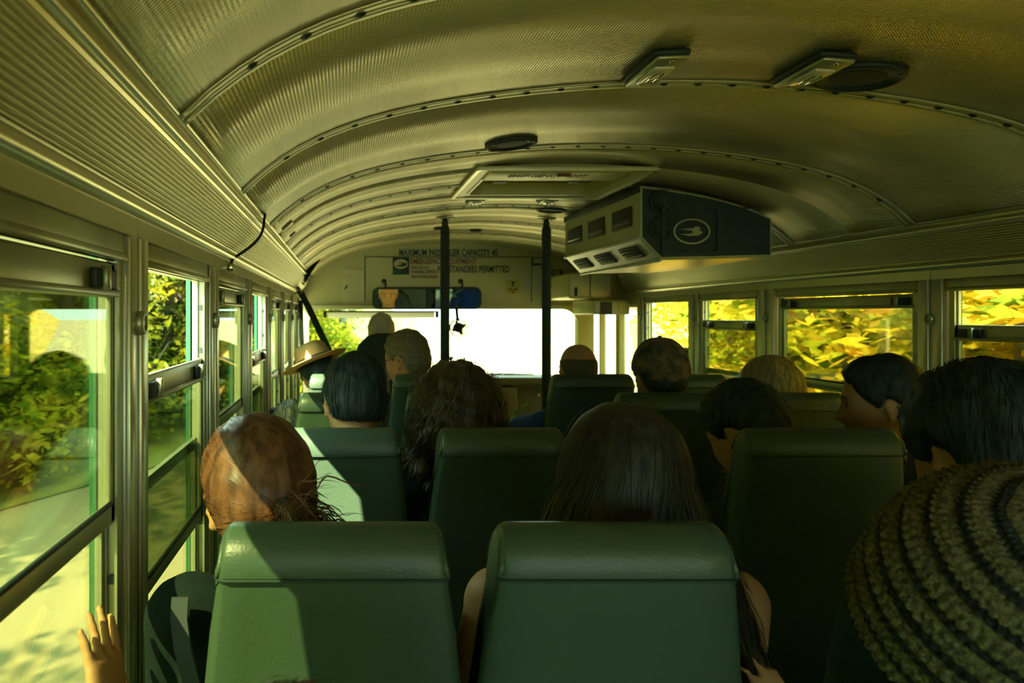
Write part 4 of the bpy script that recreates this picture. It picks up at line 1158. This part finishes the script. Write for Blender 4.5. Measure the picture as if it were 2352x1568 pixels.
H_dark = mat('dark_hair', (0.026, 0.042, 0.034), 0.6, 0, .5, 90, spec=.3, stretch=(1, 1, .2))
H_aub = mat('auburn_hair', (0.15, 0.065, 0.030), 0.38, 0, .55, 70, stretch=(1, 1, .3))
H_brown = mat('brown_hair', (0.055, 0.042, 0.020), 0.45, 0, .5, 80, stretch=(1, 1, .2))
H_deep = mat('deep_brown_hair', (0.036, 0.034, 0.020), 0.55, 0, .5, 80, stretch=(1, 1, .2), spec=.35)
H_grey = mat('grey_hair', (0.26, 0.23, 0.13), 0.55, 0, .3, 90)
H_white = mat('white_hair', (0.62, 0.58, 0.38), 0.6, 0, .2, 90)
H_blond = mat('blond_hair', (0.50, 0.44, 0.20), 0.5, 0, .35, 60, stretch=(2, 2, .2))
H_stub = mat('stubble_hair', (0.09, 0.085, 0.05), 0.7, 0, .3, 120)

def person(label, head, hip, yaw=0, pitch=0, roll=0, hs=1.0, skin=SK1, top=M_jblack, hair=None, vox=.0075, sleeves='long', face=False,
           sh=.165, lean_x=0, arms=None, group=None, shrug=0.0):
    """head: (x,y,z of crown); hip: (x,y). yaw>0 turns to the left, pitch>0 looks down, roll>0 tips to the right"""
    root = empty('person', (hip[0], hip[1], 0)); tag(root, label, 'person', group)
    O = Vector((hip[0], hip[1], 0))
    R = Matrix.Rotation(math.radians(yaw), 4, 'Z') @ Matrix.Rotation(math.radians(-pitch), 4, 'X') @ Matrix.Rotation(math.radians(roll), 4, 'Y')
    crown = Vector(head) - O
    hc = crown - (R.to_3x3() @ Vector((0, 0, .113 * hs))) if abs(pitch) < 30 else crown - Vector((0, 0, .112 * hs))
    M = Matrix.Translation(hc) @ R @ Matrix.Scale(hs, 4)
    mb = MB(); cl = MB()
    P = head_points(DN); mb.add([M @ Vector(p) for p in P], DF, True)
    for s in (-1, 1): ear(mb, s, M)
    nb = hc + Vector((lean_x, -.035, -.172 * hs))
    sk = M @ Vector((0, -.022, -.06))
    hipc = Vector((0, 0, .54))
    spine = smooth_path([hipc, hipc.lerp(nb, .5) + Vector((0, -.03, 0)), nb], 4)
    yw = math.radians(yaw) * .25
    xa = Vector((math.cos(yw), math.sin(yw), 0)); ya = Vector((-math.sin(yw), math.cos(yw), 0))
    def torso(m, g_):
        rx = [.165, .150, .150, .165, .178, .172, .150]; ry = [.125, .115, .112, .118, .118, .105, .080]
        rings = []
        ts = [0, .2, .4, .6, .78, .88, .945]
        for t, a, b in zip(ts, rx, ry):
            i = t * (len(spine) - 1); k = int(i); c = spine[k].lerp(spine[min(k + 1, len(spine) - 1)], i - k)
            rings.append((c, xa, ya, (a * sh / .165) + g_, b + g_))
        loft(m, rings)
    torso(mb, 0); chain(mb, [nb + Vector((0, -.005, -.05)), nb + Vector((0, 0, .03)), sk], [.068, .056, .054], 14)
    torso(cl, .014)
    chain(cl, [nb + Vector((0, -.005, -.06)), nb + Vector((0, 0, .0))], [.085, .068], 14)
    leg = MB()
    for s in (-1, 1):
        S = nb + xa * (s * sh) + Vector((0, 0, -.07 + shrug))
        A = (arms or {}).get(s)
        if A: E_, Wr, up, nr, ts_, cu, spd = A; E_ = Vector(E_) - O; Wr = Vector(Wr) - O
        else:
            E_ = S + Vector((s * .035, .06, -.27)); Wr = Vector((s * .07, .26, .66)); up = Vector((-s * .5, .8, -.1)); nr = Vector((0, 0, 1)); ts_ = s; cu = .5; spd = .06
        chain(mb, [nb + xa * (s * .06) + Vector((0, 0, -.045)), S], [.055, .056]); chain(mb, [S, S.lerp(E_, .5), E_], [.054, .045, .038]); chain(mb, [E_, E_.lerp(Wr, .35), Wr], [.038, .037, .026])
        hand(mb, Wr, up, nr, ts_, cu, spd, .95)
        if sleeves != 'none': chain(cl, [nb + xa * (s * .05) + Vector((0, 0, -.05)), S], [.062, .070])
        if sleeves == 'long': chain(cl, [S, S.lerp(E_, .5), E_], [.069, .058, .051]); chain(cl, [E_, E_.lerp(Wr, .4), E_.lerp(Wr, .93)], [.051, .048, .040])
        elif sleeves == 'short': chain(cl, [S, S.lerp(E_, .55)], [.068, .060])
        hp = Vector((s * .09, .01, .53)); kn = Vector((s * .12, .41, .51)); an = Vector((s * .12, .39, .10)); to = an + Vector((s * .02, .13, -.055))
        chain(mb, [hp, hp.lerp(kn, .5), kn], [.085, .072, .054]); chain(mb, [kn, kn.lerp(an, .35), an], [.054, .053, .036]); chain(mb, [an + Vector((0, -.03, -.055)), an + Vector((0, .05, -.05)), to], [.034, .036, .028])
        chain(leg, [hp, hp.lerp(kn, .5), kn], [.098, .085, .068]); chain(leg, [kn, kn.lerp(an, .35), an], [.068, .066, .052])
        sb_ = MB(); chain(sb_, [an + Vector((0, -.035, -.055)), an + Vector((0, .05, -.05)), to], [.042, .044, .036]); sb_.build('shoe', M_shoe, root)
    ell(leg, hipc, (.185, .145, .11))
    remesh(mb, 'body', skin, root, vox, 3)
    remesh(cl, 'jacket' if sleeves == 'long' else 'shirt', top, root, max(.010, vox), 4)
    remesh(leg, 'trousers', M_jeans, root, .016, 3)
    if face:
        for s in (-1, 1):
            e = MB(); c_ = M @ Vector((s * .031, .0745, .001)); ell(e, c_, (.0125 * hs,) * 3); eo = e.build('eye', M_eye, root)
            e2 = MB(); ell(e2, M @ Vector((s * .031, .0855, .001)), (.006 * hs, .003 * hs, .006 * hs), R); e2.build('iris', M_iris, eo)
            b_ = MB(); b_.tube([M @ Vector((s * x_, y_, z_)) for x_, y_, z_ in ((.014, .096, .020), (.03, .094, .026), (.046, .083, .022))], [.002, .0034, .0015], 6); b_.build('eyebrow', H_brown, root)
        lp_ = MB(); lp_.tube([M @ Vector((x_, .1055 - 9 * x_ * x_, -.0685)) for x_ in (-.022, -.011, 0, .011, .022)], [.001, .0035, .0042, .0035, .001], 8); lp_.build('lips', mat('lip_colour', (.42, .16, .09), .5), root)
    root['_'] = 0; del root['_']
    if hair: hair(root, M)
    return root, M

def hair_obj(root, M, hl, th, m, tops=0, wav=0, seed=0, name='hair', soft=.07):
    P, mk = shell(hl, th, tops, wav, seed, soft)
    mb = MB(); mb.add([M @ Vector(p) for p in P], DF, True)
    return mb.build(name, m, root)
def comb_down(M, back=.5, part=0.0):
    R = M.to_3x3(); 
    def f(p):
        q = M.inverted() @ p
        return R @ Vector((q.x * 6, -back - q.y * 2, -.8 + .0))
    return f
def short_hair(m, hl=HL_SHORT, th=.012, tops=.008, wav=.002, n=500, w=.0011, steps=7, step=.007, seed=1):
    def fn(root, M):
        o = hair_obj(root, M, hl, th, m, tops, wav, seed)
        iv = M.inverted()
        V, F = strands(o, n, comb_down(M), steps, step, w, .003, 0, seed, start=lambda p: np.interp(math.atan2(abs((iv @ p).x), (iv @ p).y) / PI, [q[0] for q in hl], [q[1] for q in hl]) < (iv @ p).normalized().z + .02)
        append_geo(o, V, F)
    return fn

# --- auburn ponytail
def pony_hair(root, M):
    o = hair_obj(root, M, HL_PONY, .012, H_aub, .006, .0015, 4, soft=.05)
    T = M @ Vector((.022, -.112, -.022)); iv = M.inverted()
    def fld(p):
        d = T - p
        return None if d.length < .014 else d
    V, F = strands(o, 4200, fld, 18, .011, .0009, .0016, 0, 5, start=lambda p: np.interp(math.atan2(abs((iv @ p).x), (iv @ p).y) / PI, [q[0] for q in HL_PONY], [q[1] for q in HL_PONY]) < (iv @ p).normalized().z + .03)
    append_geo(o, V, F)
    # gathered tail: loose curls falling to the right from the tie
    rs = np.random.RandomState(8); paths = []; W = []; O = []
    for i in range(700):
        p = np.array(T) + rs.normal(0, .010, 3); d = np.array([.55, -.25, -.55]) + rs.normal(0, .42, 3); pts = []; ph = rs.uniform(0, 6, 2); cr = rs.uniform(.002, .007)
        L = rs.uniform(6, 15)
        for k in range(int(L)):
            d = d + np.array([.02, .045, -.10]) + rs.normal(0, .05, 3); d /= np.linalg.norm(d); p = p + d * .0095
            pts.append(p + cr * np.array([math.sin(ph[0] + k * .9), math.cos(ph[1] + k * .9), math.sin(ph[1] + k)]))
        if len(pts) > 3: paths.append(np.array(pts)); W.append(.0011 * rs.uniform(.6, 1.4)); O.append(np.tile(rs.normal(size=3), (len(pts), 1)))
    V, F = ribbons(paths, W, O); append_geo(o, V, F)
    core = MB(); smooth_chain(core, [T + Vector((-.005, .012, .004)), T + Vector((.022, -.012, -.018)), T + Vector((.05, -.004, -.055)), T + Vector((.068, .01, -.10))], [.017, .024, .026, .012], 12)
    core.build('tail', H_aub, root)
    # flyaway hairs
    tie = MB(); tie.tube([T + (M.to_3x3() @ Vector((.013 * math.cos(a), -.004, .016 * math.sin(a)))) for a in np.linspace(0, 2 * PI, 17)], .004, 6, False); tie.build('hair_tie', M_black, root)
G_P = 'passengers on the bus'
cz0 = EYE
person('passenger with auburn ponytail in black beside the half-lowered left window', (-.142, 1.175, EYE - .166), (-.03, 1.13), yaw=14, pitch=12, roll=-6, vox=.005, hair=pony_hair, group=G_P, hs=.93, sh=.15, shrug=.065, lean_x=.06)

# --- long straight hair
def long_hair(m, n=900, drop=.34, wid=.11, th=.016, seed=3):
    def fn(root, M):
        P, mk = shell(HL_FULL, th, .006, .001, seed)
        mb = MB(); mb.add([M @ Vector(p) for p in P], DF, True)
        b = M @ Vector((0, -.03, -.05))
        for k in range(5):
            t = k / 4; ell(mb, b + Vector((0, -.012 - .03 * t, -drop * t * .8)), (wid * float(np.interp(t, [0, .25, .5, 1], [.80, 1.06, 1.24, 1.34])), .075 - .012 * t, .11))
        o = remesh(mb, 'hair', m, root, .007, 3)
        iv = M.inverted()
        top = M @ Vector((0, -.01, .13))
        def fld(p):
            d = p - top; return Vector((d.x * 2.2, d.y * 1.2, -.35 - .5 * abs(d.z)))
        V, F = strands(o, n, fld, 22, .014, .0012, .004, 0, seed); append_geo(o, V, F)
    return fn
person('passenger with long dark straight hair in the near left aisle seat', (.420, 1.16, EYE - .150), (.34, 1.12), yaw=-6, pitch=4, roll=7, vox=.007, hair=long_hair(H_deep, 1300, .30, .150), group=G_P, sleeves='none', sh=.16, shrug=.09, lean_x=-.02, top=M_jdark,
       arms={-1: ((.165, 1.12, .77), (.20, 1.30, .62), (.5, .8, 0), (0, 0, 1), 1, .4, .05)})

# --- row two
person('man with short dark hair in the second left row by the window', (.028, 1.93, EYE - .112), (-.01, 1.88), yaw=8, pitch=10, roll=3, hs=.92, hair=short_hair(H_dark, tops=.008, n=900), vox=.006, group=G_P)
def curly_hair(root, M):
    P, mk = shell(HL_FULL, .034, .004, .006, 9)
    mb = MB(); mb.add([M @ Vector(p) for p in P], DF, True)
    b = M @ Vector((0, -.03, -.06))
    rs = np.random.RandomState(2)
    for k in range(40):
        a = rs.uniform(.15 * PI, 1.0 * PI) * rs.choice((-1, 1)); z = rs.uniform(-.17, .09); rr = .096 + .012 * rs.normal() - max(0, z) * .35
        q = M @ Vector((rr * math.sin(a), -abs(rr) * abs(math.cos(a)) if abs(a) > PI / 2 else rr * math.cos(a) * .5, z)); ell(mb, q, (.030, .030, .032))
    o = remesh(mb, 'hair', H_brown, root, .007, 2)
    top = M @ Vector((0, 0, .12))
    def fld(p):
        d = p - top; return Vector((d.x * 2, d.y, -.3 - abs(d.z)))
    V, F = strands(o, 1500, fld, 14, .009, .0011, .004, .006, 6); append_geo(o, V, F)
person('passenger with bushy curly brown hair in the second left row', (.275, 1.93, EYE - .146), (.31, 1.88), yaw=-5, pitch=6, hair=curly_hair, vox=.007, group=G_P, top=M_jdark, hs=.97)
# --- row three, slumped by the window
person('slumped passenger, only dark hair showing by the left window', (-.195, 2.68, EYE - .325), (.03, 2.66), yaw=10, pitch=20, roll=-12, hair=short_hair(H_dark, th=.02, wav=.005, n=500), vox=.009, group=G_P, sh=.11, lean_x=.09)

# --- row four: glasses and ranger hat
def glasses(root, M, m=M_black):
    gobj = MB()
    for s in (-1, 1):
        c = Vector((s * .032, .098, .0))
        gobj.tube([M @ (c + Vector((.023 * math.cos(a), -.006 * abs(math.cos(a)) * (1 if s * math.cos(a) > 0 else 0), .018 * math.sin(a)))) for a in np.linspace(0, 2 * PI, 21)], .0016, 6, False)
        gobj.tube([M @ Vector((s * .055, .093, .006)), M @ Vector((s * .073, .04, .008)), M @ Vector((s * .080, -.012, .008)), M @ Vector((s * .079, -.026, -.012))], .0017, 6)
    gobj.tube([M @ Vector((-.010, .099, .004)), M @ Vector((0, .103, .006)), M @ Vector((.010, .099, .004))], .0015, 6)
    o = gobj.build('glasses_frame', m, root)
    ln = MB()
    for s in (-1, 1): ln.prism([(.021 * math.cos(a), .016 * math.sin(a)) for a in np.linspace(0, 2 * PI, 17)[:-1]], M @ Matrix.Translation((s * .032, .097, 0)) @ Matrix.Rotation(PI / 2, 4, 'X'), .001)
    ln.build('lens', M_glass_c, o)
r_, M_ = person('grey-haired man in glasses turning to the left in the fourth row', (.262, 3.46, EYE - .083), (.30, 3.42), yaw=48, pitch=8, roll=0, hair=short_hair(H_grey, HL_RECEDE, n=600), vox=.006, group=G_P, top=M_jgrey, face=True, hs=1.02)
glasses(r_, M_)
M_felt = mat('straw_felt', (0.62, 0.42, 0.13), 0.75, 0, .08, 30)
def ranger_hat(root, M):
    h = MB(); ns = 56; prof = [(.0, .098), (.035, .100), (.062, .096), (.080, .080), (.089, .045), (.094, .010), (.097, .0), (.115, -.002), (.145, .000), (.172, .006), (.174, .008), (.172, .010), (.145, .005), (.115, .003), (.098, .004)]
    prof = prof[:12]
    vs = []; fs = []
    Tm = M @ Matrix.Translation((0, -.004, .060))
    for r, z in prof:
        for j in range(ns):
            a = 2 * PI * j / ns; x, y = r * math.cos(a) * .93, r * math.sin(a) * 1.10; zz = z
            if z > .03 and r < .095:
                dent = 0
                for q in (PI / 4, 3 * PI / 4, 5 * PI / 4, 7 * PI / 4):
                    dd = (a - q + PI) % (2 * PI) - PI; dent += math.exp(-(dd / .35) ** 2)
                k = 1 - .17 * dent * min(1, (z - .03) / .05); x *= k; y *= k
            vs.append(Tm @ Vector((x, y, zz)))
    for i in range(len(prof) - 1):
        for j in range(ns): fs.append((i * ns + j, i * ns + (j + 1) % ns, (i + 1) * ns + (j + 1) % ns, (i + 1) * ns + j))
    h.add(vs, fs, True); o = h.build('ranger_hat', M_felt, root); sd = o.modifiers.new('s', 'SOLIDIFY'); sd.thickness = .003
    tag(o, 'straw-coloured flat-brimmed ranger hat with dark band')
    b = MB(); bp = []
    for z, k in ((.003, 1.012), (.028, 1.004)):
        r = np.interp(z, [.0, .010, .045], [.098, .0955, .090]) * 1.03
        bp.append([(Tm @ Vector((r * math.cos(a) * .93, r * math.sin(a) * 1.10, z))) for a in np.linspace(0, 2 * PI, 49)[:-1]])
    n = 48; b.add(bp[0] + bp[1], [(i, (i + 1) % n, n + (i + 1) % n, n + i) for i in range(n)], True); b.build('hat_band', M_black, o)
def ranger_hair(root, M):
    hair_obj(root, M, HL_SHORT, .010, H_dark, 0, .001, 2); ranger_hat(root, M)
person('park ranger in a straw-coloured flat-brimmed hat by the left window', (-.150, 3.47, EYE - .168), (.01, 3.42), yaw=12, pitch=14, roll=-19, hair=ranger_hair, vox=.008, group=G_P, top=M_htan, hs=.92, sh=.135, lean_x=.07)

# --- driver
wheelL, wheelR = (.10, 5.30, 1.02), (.37, 5.30, 1.02)
person('driver with white hair and a green jacket, face seen in the mirror', (.228, 4.90, EYE + .005), (.235, 4.97), yaw=-4, pitch=0, hair=short_hair(H_white, HL_RECEDE, th=.008, tops=.003, n=300), vox=.006, top=M_jgreen, face=True, skin=SK1,
       arms={-1: ((.0, 5.15, .93), (.07, 5.30, .98), (.2, .7, .5), (-.3, -.2, 1), 1, .9, .04), 1: ((.47, 5.15, .93), (.40, 5.30, .98), (-.2, .7, .5), (.3, -.2, 1), -1, .9, .04)})

# --- right side
person('bald man in a blue jacket in the front right aisle seat', (1.028, 3.46, EYE - .128), (1.0, 3.43), yaw=-2, pitch=4, hair=short_hair(H_stub, HL_BALD, th=.003, tops=0, wav=0, n=1, w=.0008), vox=.006, group=G_P, top=M_jblue, skin=SK2,
       arms={-1: ((.80, 3.58, .86), (.76, 3.80, .78), (.1, .9, -.1), (0, 0, 1), -1, .5, .05)})
M_camo = mat('camouflage_cloth', (0.016, 0.034, 0.030), 0.85, 0, 0, 26, col2=(0.22, 0.17, 0.07))
def camo_cap(root, M):
    hair_obj(root, M, HL_SHORT, .008, H_dark, 0, .001, 2)
    o = hair_obj(root, M, HL_CAP, .016, M_camo, .010, .0, 2, 'cap', soft=.03); tag(o, 'dark camouflage baseball cap')
    br = MB(); vs = []; fs = []
    for i in range(9):
        for j in range(7):
            a = (i - 4) / 4; t = j / 6
            vs.append(M @ Vector((.068 * a * (1 - .15 * t), .070 * math.cos(a * 1.1) + .075 * t * (1 - .25 * a * a), .034 - .018 * a * a - .012 * t)))
    for i in range(8):
        for j in range(6): fs.append((i * 7 + j, i * 7 + j + 1, (i + 1) * 7 + j + 1, (i + 1) * 7 + j))
    br.add(vs, fs, True); q = br.build('cap_brim', M_camo, o); sd = q.modifiers.new('s', 'SOLIDIFY'); sd.thickness = .004
    bt = MB(); ell(bt, M @ Vector((0, 0, .1385)), (.008, .008, .005)); bt.build('cap_button', M_camo, o)
person('man wearing a dark camouflage cap in the third right row', (1.085, 2.70, EYE - .100), (1.03, 2.66), yaw=-4, pitch=2, hair=camo_cap, vox=.007, group=G_P, top=M_jblack, skin=SK2)
def blond(root, M):
    P, mk = shell(HL_FULL, .018, .006, .002, 4)
    mb = MB(); mb.add([M @ Vector(p) for p in P], DF, True)
    b = M @ Vector((0, -.02, -.06)); ell(mb, b, (.092, .085, .09)); ell(mb, b + Vector((0, 0, -.07)), (.095, .08, .07))
    o = remesh(mb, 'hair', H_blond, root, .007, 3)
    top = M @ Vector((0, 0, .13))
    def fld(p): d = p - top; return Vector((d.x * 3, d.y * 3, -.25 - abs(d.z)))
    V, F = strands(o, 900, fld, 14, .013, .0022, .004, 0, 3); append_geo(o, V, F)
person('passenger with chin-length blond hair by the right window', (1.465, 2.70, EYE - .160), (1.42, 2.66), yaw=0, pitch=2, hair=blond, vox=.008, group=G_P, top=M_jgrey)
person('dark-haired passenger looking down to the left in the second right row', (.965, 1.96, EYE - .195), (1.02, 1.92), hs=.94, yaw=28, pitch=26, roll=0, hair=short_hair(H_dark, th=.018, tops=.012, n=600), vox=.006, group=G_P, skin=SK1, face=True, top=M_jdark)
person('dark-haired man in profile facing left by the right window', (1.475, 2.16, EYE - .132), (1.42, 1.92), yaw=60, pitch=4, hair=short_hair(H_dark, tops=.012, n=700), vox=.005, group=G_P, skin=SK2, face=True)
person('large dark-haired man with one ear showing at the right edge', (.975, 1.21, EYE - .105), (1.06, 1.14), yaw=2, pitch=10, hair=short_hair(H_dark, th=.020, tops=.014, wav=.003, n=1400, w=.0012), vox=.005, hs=1.02, group=G_P, skin=SK1, face=True, top=M_jdark, sh=.175)

# --- knit hat at the right edge
M_kn1 = mat('olive_wool', (0.17, 0.15, 0.06), 0.95, 0, .55, 160, .6, 300); M_kn2 = mat('dark_purple_wool', (0.034, 0.036, 0.034), 0.95, 0, .5, 160, .6, 300)
def knit_hat(root, M):
    nu, nv = 456, 116; vs = []; fs = []; mats = []
    Ax = M @ Matrix.Translation((0, -.028, .010)) @ Matrix.Rotation(math.radians(48), 4, 'X') @ Matrix.Rotation(math.radians(10), 4, 'Y')
    for i in range(nv):
        t = i / (nv - 1); th = .06 + t * 2.05
        R0 = .132 * math.sin(min(th, PI / 2)) ** .85 * (1 - .10 * max(0, th - PI / 2)); z = .135 * math.cos(th) - .0
        band = (t * 9) % 1
        bulge = .006 * math.sin(PI * band)
        for j in range(nu):
            a = 2 * PI * j / nu
            st = .0042 * abs(math.sin(a * 38 + (.9 if (i // 4) % 2 else 0))) * abs(math.sin(i * PI / 4.0 + .1))
            g_ = .010 * math.exp(-(th / .30) ** 2) * math.sin(a * 9)
            r = R0 + bulge + st + g_
            vs.append(Ax @ Vector((r * math.cos(a), r * math.sin(a), z + bulge * .5 + .012 * math.exp(-(th / .2) ** 2))))
    for i in range(nv - 1):
        for j in range(nu): fs.append((i * nu + j, i * nu + (j + 1) % nu, (i + 1) * nu + (j + 1) % nu, (i + 1) * nu + j)); mats.append(0 if (((i + .5) / (nv - 1) * 9) % 1) < .58 else 1)
    mb = MB(); mb.add(vs, fs, True); o = mb.build('knit_hat', M_kn1, root); o.data.materials.append(M_kn2); o.data.polygons.foreach_set('material_index', mats)
    tag(o, 'striped olive and dark knitted wool hat')
    pm = MB(); ell(pm, Ax @ Vector((0, 0, .150)), (.022, .020, .016)); ell(pm, Ax @ Vector((.014, .006, .152)), (.014, .014, .012)); ell(pm, Ax @ Vector((-.012, -.006, .154)), (.014, .012, .011)); pm.build('gathered_top', M_kn1, o)
    hair_obj(root, M, HL_PONY, .006, H_dark, 0, .001, 2)
person('passenger in a striped knitted hat at the lower right corner', (.735, .87, EYE - .205), (.90, .46), yaw=-20, pitch=6, roll=4, hair=knit_hat, vox=.007, group=G_P, top=M_jdark, hs=1.05,
       arms={-1: ((.66, .74, .70), (.535, .93, .80), (-.1, .15, .95), (.4, -.8, 0), 1, .5, .06)})

# --- passenger at the bottom edge with a hand on the window
person('passenger below the near seat holding a hand to the window', (-.030, .58, EYE - .30), (-.02, .36), yaw=-10, pitch=18, hair=short_hair(H_aub, th=.014, wav=.004, n=900), vox=.0046, group=G_P, sh=.15, sleeves='long', skin=SK1,
       arms={-1: ((-.235, .74, .74), (-.283, .945, .855), (-.16, .30, .94), (1, -.25, .1), 1, .14, .13)})
# loose things by the bald man and the ponytail
cl_ = MB(); pts = [at(1172, 968, 3.6), at(1182, 948, 3.62), at(1204, 965, 3.6), at(1204, 985, 3.58), at(1190, 975, 3.58)]
n = len(pts); cl_.add(pts + [p + Vector((0, .02, 0)) for p in pts], [tuple(range(n)), tuple(range(2 * n - 1, n - 1, -1))] + [(i, i + n, (i + 1) % n + n, (i + 1) % n) for i in range(n)])
lg = fix_normals(cl_.build('lime_bag', mat('lime_cloth', (.28, .55, .05), .7))); tag(lg, 'lime green cloth bag beside the blue jacket', 'bag')
MB().tube([at(1182, 950, 3.61), at(1200, 934, 3.62), at(1222, 918, 3.63)], .006, 6).build('strap', MATS['lime_cloth'], lg)
sp = strap('shoulder_strap', 'grey strap over the black jacket by the left window', [at(414, 1372, 1.035), at(411, 1420, 1.025), at(420, 1490, 1.01), at(440, 1568, 1.0), at(458, 1640, .98)], .022, mat('grey_webbing', (.05, .07, .075), .8))
sp['category'] = 'strap'
er = MB(); er.tube([at(1588, 1090, 1.14), at(1592, 1081, 1.14)], .0035, 6); tag(er.build('earring', M_chrome), 'tiny bright earring in the dark long hair', 'earring')
